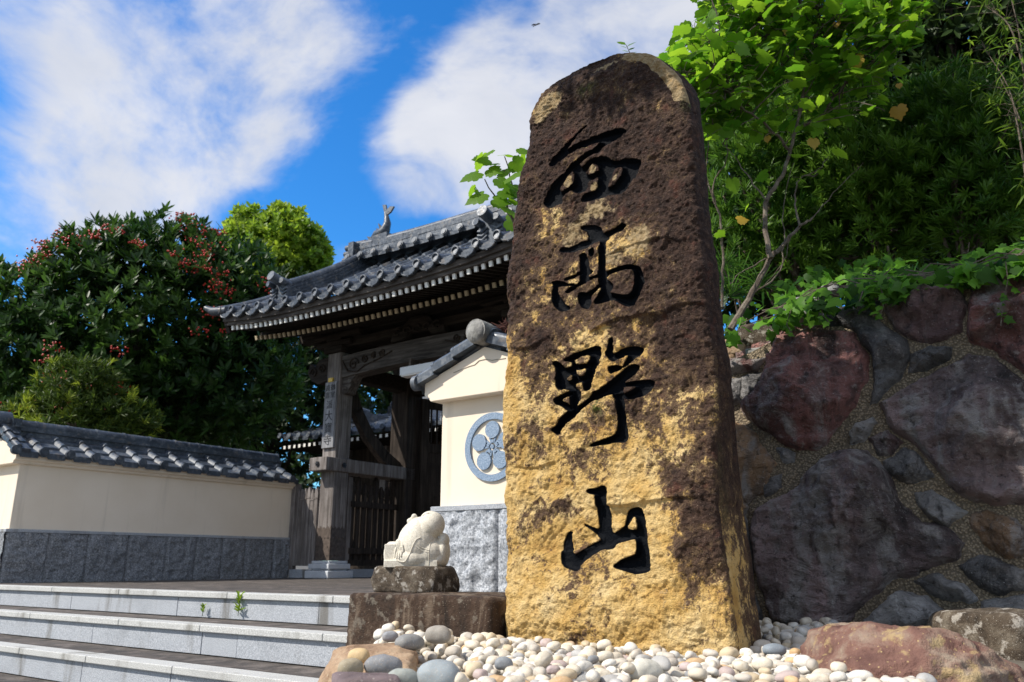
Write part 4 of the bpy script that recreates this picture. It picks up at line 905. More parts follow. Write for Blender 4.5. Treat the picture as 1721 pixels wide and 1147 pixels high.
        m.disc_cyl((ce[0], -.006, ce[2]), (0, 1, 0), .012, .014, 14)
        m.build('plum_crest', M['gr_blue'], root)
        # hairline crack in the gable plaster
        m = MB(o); pts = [(5.20, 1.20), (5.27, 1.215), (5.31, 1.222), (5.35, 1.226), (5.38, 1.245), (5.42, 1.247), (5.47, 1.234), (5.56, 1.232)]
        for p, q in zip(pts[:-1], pts[1:]): m.beam((p[0], -.0765, p[1]), (q[0], -.0765, q[1]), .003, .0035, up=(0, 1, 0))
        m.build('plaster_crack', simple('crack_line', (.33, .29, .23), .9, .2), root)
    return root
plaster_wall('long cream plaster wall with shade-darkened granite base and tiled coping left of the gate', -.70, 0.0, 3.19, 300)
plaster_wall('sunlit cream plaster wall end with a blue plum-blossom crest beside the stele', 5.06, 5.77, 2.6, 320, rl=.012, emblem=True, z_lo=-.5)

def clump(name, label, c, r, n, seed, m, cat):
    rg = np.random.RandomState(seed); mb = MB()
    for _ in range(n):
        d = rg.normal(size=3); d[2] = abs(d[2]) * .8; d /= np.linalg.norm(d); p = np.array(c) + d * r * np.array([1, 1, .6]) * rg.uniform(.2, .7); q = p + d * r * rg.uniform(.25, .6) + rg.normal(size=3) * r * .15
        mb.tube([p, (p + q) / 2 + rg.normal(size=3) * r * .08, q], [.004, .004, .0015], 4)
    return tag(mb.build(name, m), label, cat)
clump('dry_fern', 'dry red-brown fern clump growing behind the round ridge tile of the crested wall', G(5.50, .10, 1.43), .11, 260, 8, M['moss'], 'dry plant')

# ------------------------------------------------------------------ carved crouching figure
def make_statue():
    C0 = np.array([*(P(701, 950, 3.82)[:2]), 0.0]); zb = .151
    root = empty('carved_figure', (C0[0], C0[1], zb), -TH + .55, 'pale stone carving of a hunched bald figure dozing on its knees on the flat rock', 'statue')
    Zx = lambda x: (x - 585) * .00049; Zz = lambda z: (640 - z) * .00049
    m = MB()
    m.ball((Zx(590), 0, Zz(440)), (.098, .092, .118), 28, 18); m.ball((Zx(560), 0, Zz(560)), (.112, .094, .060), 28, 14)
    m.ball((Zx(700), 0, Zz(520)), (.080, .086, .075), 24, 14); m.ball((Zx(610), .005, Zz(320)), (.068, .070, .072), 24, 14)
    m.ball((Zx(728), -.020, Zz(252)), (.058, .062, .060), 28, 18); m.ball((Zx(705), -.015, Zz(215)), (.050, .056, .046), 24, 14)
    m.ball((Zx(838), -.01, Zz(400)), (.026, .045, .036), 18, 10); m.ball((Zx(835), 0, Zz(500)), (.030, .06, .062), 18, 12); m.ball((Zx(790), 0, Zz(570)), (.045, .07, .040), 18, 12)
    for x in np.linspace(325, 400, 5): m.ball((Zx(x), .01, Zz(520)), (.030, .070, .058), 16, 10)
    m.box(Zx(300), Zx(800), -.078, .078, 0, .03); m.box(Zx(292), Zx(400), -.06, .07, 0, Zz(430))
    m.ball((Zx(505), .0, Zz(215)), (.016, .018, .014), 14, 8); m.ball((Zx(545), -.005, Zz(172)), (.014, .014, .013), 14, 8); m.ball((Zx(528), 0, Zz(195)), (.013, .014, .012), 12, 8)
    o = m.build('robed_body', M['gr_stat'], root)
    r = o.modifiers.new('blend', 'REMESH'); r.mode = 'VOXEL'; r.voxel_size = .003; r.use_smooth_shade = True
    s = o.modifiers.new('soften', 'SMOOTH'); s.iterations = 4; s.factor = .5
    bpy.context.view_layer.update(); dg = bpy.context.evaluated_depsgraph_get(); ev = o.evaluated_get(dg); me = bpy.data.meshes.new_from_object(ev); o.modifiers.clear(); o.data = me
    from mathutils.bvhtree import BVHTree
    bv = BVHTree.FromPolygons([v.co for v in me.vertices], [tuple(p.vertices) for p in me.polygons])
    def surf(x, z):
        h = bv.ray_cast(Vector((Zx(x), -1, Zz(z))), Vector((0, 1, 0))); return np.array(h[0]) if h[0] is not None else np.array([Zx(x), -.05, Zz(z)])
    def ridge(name, pts, r_):
        p = np.array(pts, float); t = np.linspace(0, len(p) - 1, len(p) * 5); q = np.stack([np.interp(t, range(len(p)), p[:, i]) for i in (0, 1)], 1)
        for _ in range(2): q[1:-1] = (q[:-2] + 2 * q[1:-1] + q[2:]) / 4
        mb = MB(); mb.tube([surf(*w) for w in q], r_, 7); mb.build(name, M['gr_stat'], root, smooth=True)
    ridge('sleeve_edge', [(640,372),(600,390),(575,440),(545,520),(505,592),(450,588),(400,565)], .0032); ridge('collar', [(600,420),(640,460),(720,490)], .0028); ridge('collar', [(595,450),(650,490),(720,508)], .0026)
    ridge('robe_fold', [(725,420),(722,520),(720,618)], .0024); ridge('robe_fold', [(690,250),(730,300),(775,362)], .0028); ridge('robe_fold', [(500,228),(455,290),(440,360)], .0022); ridge('sleeve_edge', [(400,392),(450,400),(480,450),(480,510)], .003)
    mb = MB(); c = surf(430, 440); mb.ball(c + [0, .004, 0], (.023, .012, .030), 16, 10)
    for k, (x0, x1, ln) in enumerate(((402, 394, 555), (422, 416, 565), (443, 440, 562), (462, 462, 545))):
        zs = np.linspace(458, ln, 4); mb.tube([surf(x0 + (x1 - x0) * i / 3, z) + [0, -.004 + .0005 * i, 0] for i, z in enumerate(zs)], [.0052, .0054, .0052, .0034], 8)
    mb.tube([surf(470, 440) + [0, -.002, 0], surf(478, 480) + [0, -.003, 0], surf(476, 505) + [0, -.002, 0]], [.005, .005, .003], 8)
    mb.build('hand', M['gr_stat'], root, smooth=True)
    mb = MB(); mb.beam(surf(640, 172) + [0, -.0, .002], surf(702, 148) + [0, 0, .002], .008, .004); mb.build('closed_eye', M['gr_stat'], root, bevel=.0015)
make_statue()
# ------------------------------------------------------------------ temple gate
GA0, GA1, GMID = -.24, 4.18, 1.97
def sori(a): return .11 * np.abs((np.asarray(a) - GMID) / 2.21) ** 3
B_E, B_R, Z_E, Z_R = 2.10, 3.955, 3.00, 4.16
def roof_z(s): return Z_E + (Z_R - Z_E) * (.72 * s + .28 * s * s)
def make_gate():
    o = (GMID, 3.955, 0); root = gate_thing('temple_gate', o, 'weathered wooden temple gate with heavy grey tiled roof and rows of white rafter tips', 'gate')
    W, WH, WD = M['wood'], M['woodh'], M['woodd']
    # roof
    m = MB(o)
    f_f = lambda u, s: (u, B_E + (B_R - B_E) * s, roof_z(s) + sori(u) * (1 - .6 * s)); f_b = lambda u, s: (u, 2 * B_R - B_E - (B_R - B_E) * s, roof_z(s) + sori(u) * (1 - .6 * s))
    tile_sheet(m, GA0, GA1, f_f, .2456, 9, thick=.02, skirt=.05); tile_sheet(m, GA0, GA1, f_b, .2456, 9, thick=.02, skirt=.05)
    n = int((GA1 - GA0) / .2456) + 1
    for k in range(n + 1):
        a = GA0 + k * .2456
        if a > GA1 + .01: break
        z = Z_E + float(sori(a)) + .018
        m.disc_cyl((a, B_E - .012, z), (0, 1, -.25), .050, .05, 16); m.tube([(a + .041 * math.cos(t), B_E - .040 , z + .041 * math.sin(t) + .007) for t in np.linspace(0, 2 * math.pi, 15)], .010, 6)
        if k < n:                                     # curved face of the pan tile hanging under the eave
            aa = a + .1228; za = Z_E + float(sori(aa)) - .03
            pts = [(aa + .092 * math.cos(t), za + .016 - .056 * math.sin(t)) for t in np.linspace(0, math.pi, 9)]; m.prism([(p[0], p[1]) for p in pts], 'y', B_E - .022, B_E + .02); m.tube([(p[0], B_E - .024, p[1]) for p in pts], .008, 6)
            m.ball((aa, B_E - .022, za - .046), (.016, .010, .012), 8, 6)
    roof = m.build('tiled_roof', M['tile'], root, smooth=True, sharp=38)
    # main ridge: courses of flat tiles, crest row, round cap
    m = MB(o); za = lambda a: Z_R + .07 * abs((a - GMID) / 1.97) ** 2.4
    NA = 24; aa = np.linspace(.24, 3.70, NA + 1); rg = random.Random(4)
    for k in range(5):
        w = .17 - .008 * k + (.012 if k % 2 else 0); z0 = .02 + k * .050; z1 = z0 + .046
        for i in range(NA):
            a_, e_ = aa[i], aa[i + 1] - .002; j = rg.uniform(-.004, .004)
            m.hexa([(a_, B_R - w + j, za(a_) + z0), (e_, B_R - w + j, za(e_) + z0), (e_, B_R + w, za(e_) + z0), (a_, B_R + w, za(a_) + z0), (a_, B_R - w + j, za(a_) + z1), (e_, B_R - w + j, za(e_) + z1), (e_, B_R + w, za(e_) + z1), (a_, B_R + w, za(a_) + z1)])
    m.tube([(a, B_R, za(a) + .285) for a in aa], .080, 14)
    ridge = m.build('main_ridge', M['tile'], roof, smooth=True, sharp=30)
    m = MB(o)
    fr = lambda u, s: (u, B_R - .34 + .2 * s, np.array([za(t) for t in u]) - .035 + .075 * s); tile_sheet(m, .30, 3.72, fr, .2456, 1, hs=.9, skirt=.03)
    for k in range(15):
        a = .30 + k * .2456
        if a < 3.73: m.disc_cyl((a, B_R - .355, za(a) - .015), (0, 1, -.2), .048, .05, 14); m.disc_cyl((a, B_R - .375, za(a) - .015), (0, 1, -.2), .034, .03, 12)
    m.build('crest_tiles', M['tile'], roof, smooth=True, sharp=38)
    for sg, ae in ((-1, .22), (1, 3.72)):             # demon-tile ends of the main ridge
        m = MB(o); z0 = za(ae); m.box(ae - .05, ae + .05, B_R - .24, B_R + .24, z0 - .02, z0 + .27)
        for k in range(3): m.tube([(ae + sg * -.06, B_R - .20 + .02 * k, z0 + .02 + k * .10), (ae + sg * .16, B_R - .20 + .02 * k, z0 + .03 + k * .10)], .045, 10); m.tube([(ae + sg * -.06, B_R + .20 - .02 * k, z0 + .02 + k * .10), (ae + sg * .16, B_R + .20 - .02 * k, z0 + .03 + k * .10)], .045, 10)
        m.tube([(ae - sg * .05, B_R, z0 + .32), (ae + sg * .22, B_R, z0 + .34)], .055, 12); m.build('ridge_end_tile', M['tile'], roof, smooth=True, sharp=40)
    for ae in (.42, 3.60):                            # descending ridges with their end ornaments
        m = MB(o)
        for k in range(4):
            w = .10 - .006 * k + (.010 if k % 2 else 0)
            ss = np.linspace(.24, 1.0, 12)
            for s0, s1 in zip(ss[:-1], ss[1:]):
                c = []
                for zz_ in (.035 + k * .042, .035 + k * .042 + .038):
                    for (s_, w_) in ((s0, -w), (s0, w), (s1, w), (s1, -w)): c.append((ae + w_, B_E + (B_R - B_E) * s_, float(roof_z(s_)) + float(sori(ae)) * (1 - .6 * s_) + zz_))
                m.hexa([c[0], c[1], c[2], c[3], c[4], c[5], c[6], c[7]])
        m.tube([(ae, B_E + (B_R - B_E) * s_, float(roof_z(s_)) + float(sori(ae)) * (1 - .6 * s_) + .22) for s_ in np.linspace(.24, 1, 12)], .062, 12)
        m.build('descending_ridge', M['tile'], roof, smooth=True, sharp=35)
        m = MB(o); s_ = .20; b = B_E + (B_R - B_E) * s_; z = float(roof_z(s_)) + float(sori(ae)) - .02
        m.prism([(ae - .15, z - .03), (ae - .12, z + .10), (ae - .15, z + .20), (ae - .08, z + .24), (ae, z + .30), (ae + .08, z + .24), (ae + .15, z + .20), (ae + .12, z + .10), (ae + .15, z - .03)], 'y', b - .05, b + .05)
        for k in range(4):
            for sg in (-1, 1): m.tube([(ae + sg * .03, b - .06, z + .19 - .045 * k), (ae + sg * .09, b - .065, z + .15 - .045 * k), (ae + sg * .15, b - .06, z + .17 - .045 * k)], .014, 7)
        m.tube([(ae, b + .1, z + .27), (ae, b - .08, z + .28), (ae, b - .20, z + .31)], [.062, .060, .062], 12)
        for sg in (-1, 1): m.tube([(ae + sg * .10, b + .02, z + .23), (ae + sg * .12, b - .14, z + .245)], .038, 10)
        m.build('ridge_ornament', M['tile'], roof, smooth=True, sharp=40)
    # fish finial on the main ridge
    m = MB(o); c = np.array([.62, B_R, za(.62) + .39])
    body = [c + [-.24, 0, .02], c + [-.16, 0, .045], c + [-.06, 0, .03], c + [.02, 0, .07], c + [.05, 0, .16], c + [.03, 0, .26], c + [.0, 0, .34]]
    m.tube(body, [.018, .055, .075, .070, .052, .035, .018], 12); m.box(c[0] - .16, c[0] + .12, B_R - .08, B_R + .08, c[2] - .10, c[2] - .01)
    for pts in ([(.0,.30),(-.05,.46),(.01,.45),(.03,.36),(.10,.40),(.17,.38),(.11,.31),(.03,.28)], [(-.02,.10),(-.12,.20),(-.09,.11),(-.16,.13),(-.10,.04)], [(-.24,.02),(-.33,.05),(-.29,-.01),(-.20,-.01)]):
        m.prism([(c[0] + x, c[2] + z) for x, z in pts], 'y', B_R - .014, B_R + .014)
    for k in range(7): t = k / 6; p = c + [.065 - .02 * t, 0, .08 + .24 * t]; m.ball(p, (.018, .012, .014), 8, 6)
    m.build('fish_finial', M['tile'], roof, smooth=True, sharp=45)
    # verge rolls + barge boards
    for ae, sg in ((GA0, -1), (GA1, 1)):
        m = MB(o); ss = np.linspace(0, 1, 12)
        for side in (1, -1):
            pb = lambda s: (B_E + (B_R - B_E) * s) if side == 1 else (2 * B_R - B_E - (B_R - B_E) * s)
            pt = lambda s, dz: np.array([ae + sg * .03, pb(s), float(roof_z(s)) + float(sori(ae)) * (1 - .6 * s) + dz])
            m.tube([pt(s, .03) for s in ss], .055, 10)
        if sg == -1: m.tube([(ae + .06, B_E + .03, Z_E + float(sori(ae)) + .02), (ae - .10, B_E - .05, Z_E + float(sori(ae)) + .02), (ae - .20, B_E - .09, Z_E + float(sori(ae)) + .075)], [.06, .055, .03], 10)
        m.build('verge_tiles', M['tile'], roof, smooth=True, sharp=40)
        m = MB(o)
        for side in (1, -1):
            pb = lambda s: (B_E + .06 + (B_R - B_E - .06) * s) if side == 1 else (2 * B_R - B_E - .06 - (B_R - B_E - .06) * s)
            pt = lambda s, dz: (ae + sg * -.04, pb(s), float(roof_z(s)) + float(sori(ae)) * (1 - .6 * s) + dz)
            for s0, s1 in zip(ss[:-1], ss[1:]): m.beam(pt(s0, -.15), pt(s1 + .01, -.15), .06, .20)
        m.build('barge_board', WD, root)
    # eave boards, soffit, rafters
    m = MB(o); xs = np.linspace(GA0 + .02, GA1 - .02, 21)
    for p, q in zip(xs[:-1], xs[1:]):
        zp, zq = float(sori(p)), float(sori(q))
        m.beam((p, B_E + .055, Z_E - .075 + zp), (q, B_E + .055, Z_E - .075 + zq), .06, .062); m.beam((p, B_E + .085, Z_E - .126 + zp), (q, B_E + .085, Z_E - .126 + zq), .06, .042)
    m.build('eave_fascia', WH, root)
    m = MB(o); SL = .30
    for (b0, b1) in ((B_E + .06, B_R), (2 * B_R - B_E - .06, B_R)):
        for p, q in zip(xs[:-1], xs[1:]):
            c = []
            for dz in (0, .012):
                for (a_, b_) in ((p, b0), (q, b0), (q, b1), (p, b1)): c.append((a_, b_, Z_E - .115 + float(sori(a_)) * .9 + abs(b_ - b0) * SL + dz))
            m.hexa([c[0], c[1], c[2], c[3], c[4], c[5], c[6], c[7]])
    m.build('soffit_boards', WD, root)
    NR = 50
    for row, (bt, zt, ln, sl) in enumerate(((B_E + .085, Z_E - .172, .75, .22), (B_E + .50, Z_E - .182, 1.3, .30))):
        for k in range(NR):
            a = GA0 + .05 + k * (GA1 - GA0 - .10) / (NR - 1); z = zt + float(sori(a)) * (1 if row == 0 else .8)
            mb = MB(o); mb.beam((a, bt, z), (a, bt + ln, z + ln * sl), .033, .050)
            mb.m[2] = 0; ob = mb.build('rafter', WD, root)
            mb2 = MB(o); d = np.array([0, 1, sl]) / math.hypot(1, sl); p = np.array([a, bt, z]); mb2.beam(p - d * .003, p + d * .02, .036, .053); mb2.build('painted_tip', M['white' if row == 0 else 'tan'], ob)
    m = MB(o)
    for b_, z_ in ((B_E + .62, Z_E - .055),): m.beam((GA0 + .04, b_, z_ + .02), (GA1 - .04, b_, z_ + .02), .10, .05)
    m.build('eave_purlin', WD, root)
    # posts
    for a in (.59, 3.35):
        m = MB(o); m.box(a - .118, a + .118, 3.212, 3.448, .20, 2.72); post = m.build('front_post', W, root, bevel=.014)
        m = MB(o); m.box(a - .20, a + .20, 3.13, 3.53, 0.0, .085); m.box(a - .148, a + .148, 3.182, 3.478, .085, .105); m.box(a - .175, a + .175, 3.155, 3.505, .105, .165); m.box(a - .150, a + .150, 3.18, 3.48, .165, .198); m.build('stone_footing', M['gr_base'], post, bevel=.012)
        m = MB(o)
        for sgn_, ax in ((-1, 'y'), (1, 'y'), (-1, 'x'), (1, 'x')):
            c0 = a if ax == 'y' else 3.33; k0 = .123; pl = [(c0 - k0, .205), (c0 + k0, .205), (c0 + k0, .60), (c0 + .085, .565), (c0 + .06, .60), (c0 + .03, .56), (c0, .585), (c0 - .03, .56), (c0 - .06, .60), (c0 - .085, .565), (c0 - k0, .60)]
            f0 = (3.33 if ax == 'y' else a) + sgn_ * .118; m.prism(pl, ax, min(f0, f0 + sgn_ * .005), max(f0, f0 + sgn_ * .005))
            for r_ in range(3):
                for q in range(4 - r_ % 2):
                    pp = c0 - .08 + .16 * q / max(1, 3 - r_ % 2); zz_ = .26 + .10 * r_; m.ball((pp, f0 + sgn_ * .007, zz_) if ax == 'y' else (f0 + sgn_ * .007, pp, zz_), (.008, .008, .008), 8, 5)
        m.build('iron_shoe', M['iron'], post)
        m = MB(o); m.box(a - .15, a + .15, 3.05, 4.62, 1.235, 1.395); tb = m.build('tie_beam', M['woodh'] if False else W, post, bevel=.01)
        m = MB(o)
        for p, ax in (((a, 3.045, 1.315), (0, 1, 0)), ((a + .155, 3.33, 1.315), (1, 0, 0)), ((a - .155, 3.33, 1.315), (1, 0, 0))): m.disc_cyl(p, ax, .032, .02, 6); m.ball(p, (.02, .02, .02), 10, 6)
        m.build('iron_stud', M['nail'], tb)
        m = MB(o); m.box(a - .15, a + .15, 4.43, 4.73, .12, 3.1); m.build('main_post', M['woodv'], root, bevel=.01)
        m = MB(o); m.box(a - .22, a + .22, 4.36, 4.8, 0, .12); m.build('stone_footing', M['gr_step'], root, bevel=.01)
        m = MB(o); pr = [(3.50, 2.28), (3.62, 2.05), (3.85, 1.75), (4.15, 1.52), (4.42, 1.40)]
        for p, q in zip(pr[:-1], pr[1:]): m.beam((a, p[0], p[1]), (a, q[0] + .02, q[1] - .02), .09, .15)
        m.build('brace', M['woodv'], root)
        m = MB(o); m.box(a - .09, a + .09, 3.30, 4.70, 2.42, 2.62); m.box(a - .07, a + .07, 3.2, 4.9, 2.78, 2.95); m.build('side_beam', WD, root, bevel=.008)
        # bracket set over the post
        m = MB(o)
        for k, (w, h0, h1) in enumerate(((.16, 2.72, 2.80), (.30, 2.80, 2.87), (.13, 2.87, 2.93), (.45, 2.90, 2.97))): m.box(a - w, a + w, 3.33 - .16, 3.33 + .16, h0, h1 - .003)
        for sg in (-1, 1):
            m.box(a + sg * .36 - .07, a + sg * .36 + .07, 3.23, 3.43, 2.87, 2.90)
        m.build('bracket_set', WD, post, bevel=.01)
        m = MB(o)                                      # carved nosing that sticks out sideways
        for sg in ((-1,) if a < 2 else (1,)):
            pr = [(0, 2.40), (.20, 2.36), (.34, 2.42), (.42, 2.54), (.38, 2.66), (.28, 2.60), (.22, 2.68), (.0, 2.70)]; m.prism([(a + sg * (.11 + x), z) for x, z in pr], 'y', 3.25, 3.41)
            for cx, cz, r0 in ((.30, 2.52, .07), (.14, 2.55, .06)):
                for fb_ in (3.243, 3.417): m.tube([(a + sg * (.11 + cx + r0 * (1 - t / 14) * math.cos(t * .75)), fb_, cz + r0 * (1 - t / 14) * math.sin(t * .75)) for t in range(13)], .012, 6)
        m.build('carved_nosing', WD, post, bevel=.01)
        # scrolled bracket under the lintel
        m = MB(o); sg = 1 if a < 2 else -1; pr = [(0, 2.40), (0, 2.20), (.03, 2.18), (.09, 2.19), (.11, 2.24), (.14, 2.27), (.16, 2.32), (.18, 2.36), (.21, 2.39), (.23, 2.40)]
        m.prism([(a + sg * (.118 + x), z) for x, z in pr], 'y', 3.26, 3.40)
        for t0, (cx, cz, r0) in enumerate(((.06, 2.245, .042), (.14, 2.335, .03))): m.tube([(a + sg * (.118 + cx + r0 * (1 - t / 15) * math.cos(t * .7 + 2)), 3.252, cz + r0 * (1 - t / 15) * math.sin(t * .7 + 2)) for t in range(14)], .013, 6)
        m.build('scroll_bracket', M['woodh'], root, bevel=.008)
    m = MB(o); aa = np.linspace(.70, 3.24, 25); arch = lambda a: .03 * (1 - ((a - GMID) / 1.27) ** 2)
    for p, q in zip(aa[:-1], aa[1:]):
        m.hexa([(p, 3.23, 2.385 + arch(p) * 1.6), (q, 3.23, 2.385 + arch(q) * 1.6), (q, 3.43, 2.385 + arch(q) * 1.6), (p, 3.43, 2.385 + arch(p) * 1.6), (p, 3.23, 2.66 + arch(p)), (q, 3.23, 2.66 + arch(q)), (q, 3.43, 2.66 + arch(q)), (p, 3.43, 2.66 + arch(p))])
    lin = m.build('lintel', M['woodh'], root)
    m = MB(o)
    for c0, sg in ((.70, 1), (3.24, -1)):
        X = lambda x: c0 + sg * x
        for cx, cz, r0, ph in ((.22, 2.53, .085, 0), (.42, 2.57, .055, 2), (.56, 2.59, .045, 1), (.70, 2.61, .05, 3)):
            m.tube([(X(cx + r0 * (1 - t / 17) * math.cos(t * .65 + ph)), 3.222, cz + r0 * (1 - t / 17) * math.sin(t * .65 + ph)) for t in range(16)], .011, 6)
        m.tube([(X(.02), 3.224, 2.60), (X(.12), 3.222, 2.46), (X(.28), 3.222, 2.425), (X(.42), 3.222, 2.49), (X(.62), 3.222, 2.53), (X(.86), 3.222, 2.60)], .010, 6)
    m.build('carved_scrolls', M['woodv'], lin, smooth=True)
    m = MB(o); m.beam((.6, 3.33, 2.83), (3.3, 3.33, 2.83), .20, .10); m.beam((GA0 + .1, 3.33, 3.02), (GA1 - .1, 3.33, 3.02), .16, .12); m.beam((GA0 + .1, 4.58, 3.02), (GA1 - .1, 4.58, 3.02), .16, .12); m.beam((.6, 4.58, 2.55), (3.3, 4.58, 2.55), .2, .34); m.beam((GA0 + .1, 3.955, 3.5), (GA1 - .1, 3.955, 3.5), .16, .2); m.build('purlins', WD, root)
    m = MB(o)                                          # carved frog-leg strut between lintel and purlin
    pr = [(-.42, 2.70), (-.40, 2.78), (-.26, 2.82), (-.18, 2.92), (-.07, 2.955), (.07, 2.955), (.18, 2.92), (.26, 2.82), (.40, 2.78), (.42, 2.70), (.22, 2.71), (.12, 2.79), (-.12, 2.79), (-.22, 2.71)]
    m.prism([(GMID + x, z) for x, z in pr], 'y', 3.20, 3.30)
    for cx in (-.3, -.15, .0, .15, .3): m.tube([(GMID + cx + .05 * math.cos(t), 3.19, 2.81 + .04 * math.sin(t)) for t in np.linspace(0, 5, 10)], .012, 6)
    m.build('carved_strut', WD, root)
    # doors between the main posts, one leaf ajar
    for a0, a1, b0, b1 in ((.78, 1.15, 4.66, 5.62), (3.16, 2.80, 4.66, 5.62)):
        m = MB(o); d = np.array([a1 - a0, b1 - b0, 0.]); L_ = np.linalg.norm(d); d /= L_; p = np.array([a0, b0, 0.])
        dr = []
        for w0, w1, z0, z1, tk in ((0, .12, .10, 2.35, .06), (L_ - .12, L_, .10, 2.35, .06), (.12, L_ - .12, .10, .25, .055), (.12, L_ - .12, .92, 1.04, .055), (.12, L_ - .12, 1.62, 1.74, .055), (.12, L_ - .12, 2.22, 2.35, .055), (.12, L_ - .12, .25, .92, .02), (.12, L_ - .12, 1.04, 1.62, .02)):
            q0, q1 = p + d * w0, p + d * w1; m.beam(q0 + [0, 0, (z0 + z1) / 2], q1 + [0, 0, (z0 + z1) / 2], tk, z1 - z0)
        for k in range(9): q = p + d * (.16 + (L_ - .32) * k / 8); m.beam(q + [0, 0, 1.74], q + [0, 0, 2.22], .02, .02, up=(1, 0, 0))
        m.build('door', M['woodv'], root)
    # sign board on the left front post
    m = MB(o); m.box(.49, .69, 3.178, 3.208, 1.52, 2.34); sb = m.build('sign_board', M['board'], root, bevel=.004)
    def glyph(txt, x, z, size):
        cu = bpy.data.curves.new('lettering', 'FONT'); cu.body = txt; cu.size = size; cu.align_x = 'CENTER'; cu.align_y = 'CENTER'; cu.extrude = .0015
        t = bpy.data.objects.new('lettering', cu); COL.objects.link(t); bpy.context.view_layer.update()
        me = bpy.data.meshes.new_from_object(t.evaluated_get(bpy.context.evaluated_depsgraph_get())); bpy.data.objects.remove(t)
        lo = link('lettering', me, M['inkw'], sb); lo.location = (x - GMID, 3.1755 - 3.955, z); lo.rotation_euler = (R(90), 0, 0)
    for txt, x, z, sz in (('\u771f', .545, 2.26, .085), ('\u8a00', .545, 2.17, .085), ('\u5fa1', .635, 2.26, .085), ('\u5ba4', .635, 2.17, .085), ('\u6d3e', .59, 2.045, .11), ('\u5927', .59, 1.905, .135), ('\u5bf6', .59, 1.755, .135), ('\u5bfa', .59, 1.605, .135)): glyph(txt, x, z, sz)
    m = MB(o); m.box(.52, .60, 3.19, 3.22, 2.345, 2.40); m.build('yellow_tag', M['glass'], root, bevel=.005)
make_gate()
def lamp():
    o = (2.2, 3.14, 2.24); root = gate_thing('strip_light', o, 'white box-shaped strip light hanging under the gate lintel', 'lamp')
    m = MB(o); m.box(1.835, 2.62, 3.075, 3.205, 2.235, 2.33); m.build('housing', M['whitem'], root, bevel=.006); m = MB(o); m.box(1.85, 2.60, 3.085, 3.195, 2.222, 2.235); m.build('diffuser', M['white'], root)
    m = MB(o); m.box(1.95, 1.98, 3.10, 3.24, 2.33, 2.42); m.box(2.48, 2.51, 3.10, 3.24, 2.33, 2.42); m.build('hanger', M['iron'], root)
lamp()
def pickets(label, along, c, u0, u1, n, h, seed, zb=.14, fat=.062):
    org = (c, u0, 0) if along == 'b' else (u0, c, 0); root = gate_thing('picket_fence', org, label, 'fence'); rg = random.Random(seed)
    def bx(m, p0, p1, q0, q1, z0, z1): m.box(p0, p1, q0, q1, z0, z1) if along == 'a' else m.box(q0, q1, p0, p1, z0, z1)
    for k in range(n):
        u = u0 + (k + .5) * (u1 - u0) / n; w = fat * rg.uniform(.9, 1.05); m = MB(org); hh = h + rg.uniform(-.02, .02); hh += .10 if (along == 'b' and k % 3 == 1) else 0
        bx(m, u - w/2, u + w/2, c - .022, c + .022, zb, hh - .14); bx(m, u - w/2 - .006, u + w/2 + .006, c - .027, c + .027, hh - .14, hh - .12)
        pr = [(u - w/2, hh - .12), (u + w/2, hh - .12), (u + w*.55, hh - .08), (u + w*.3, hh - .03), (u, hh), (u - w*.3, hh - .03), (u - w*.55, hh - .08)]; m.prism(pr, 'y', c - .02, c + .02) if along == 'a' else m.add([(c - .02, p[0], p[1]) for p in pr] + [(c + .02, p[0], p[1]) for p in pr], [tuple(range(7))[::-1], tuple(range(7, 14))] + [(i, (i+1) % 7, 7 + (i+1) % 7, 7 + i) for i in range(7)])
        m.build('picket', M['wood' if along == 'a' else 'woodv'], root, bevel=.004)
    for z0 in (.14, .28, h - .30): m = MB(org); bx(m, u0, u1, c + .024, c + .06, z0, z0 + .07); m.build('rail', M['woodv'], root)
    m = MB(org); bx(m, u0, u1, c - .05, c + .07, 0, .10); m.build('stone_sill', M['gr_step'], root, bevel=.006)
    m = MB(org); bx(m, u0 - .055 , u0 + .02, c - .045, c + .045, .10, h + .06); m.build('end_post', M['wood'], root, bevel=.006)
pickets('grey wooden picket fence filling the gap between the plaster wall and the gate post', 'a', 3.22, .06, .46, 6, 1.06, 1)
pickets('dark wooden picket fence inside the gate between the sign post and the main post', 'b', .59, 3.58, 4.40, 8, 1.14, 2, fat=.075)

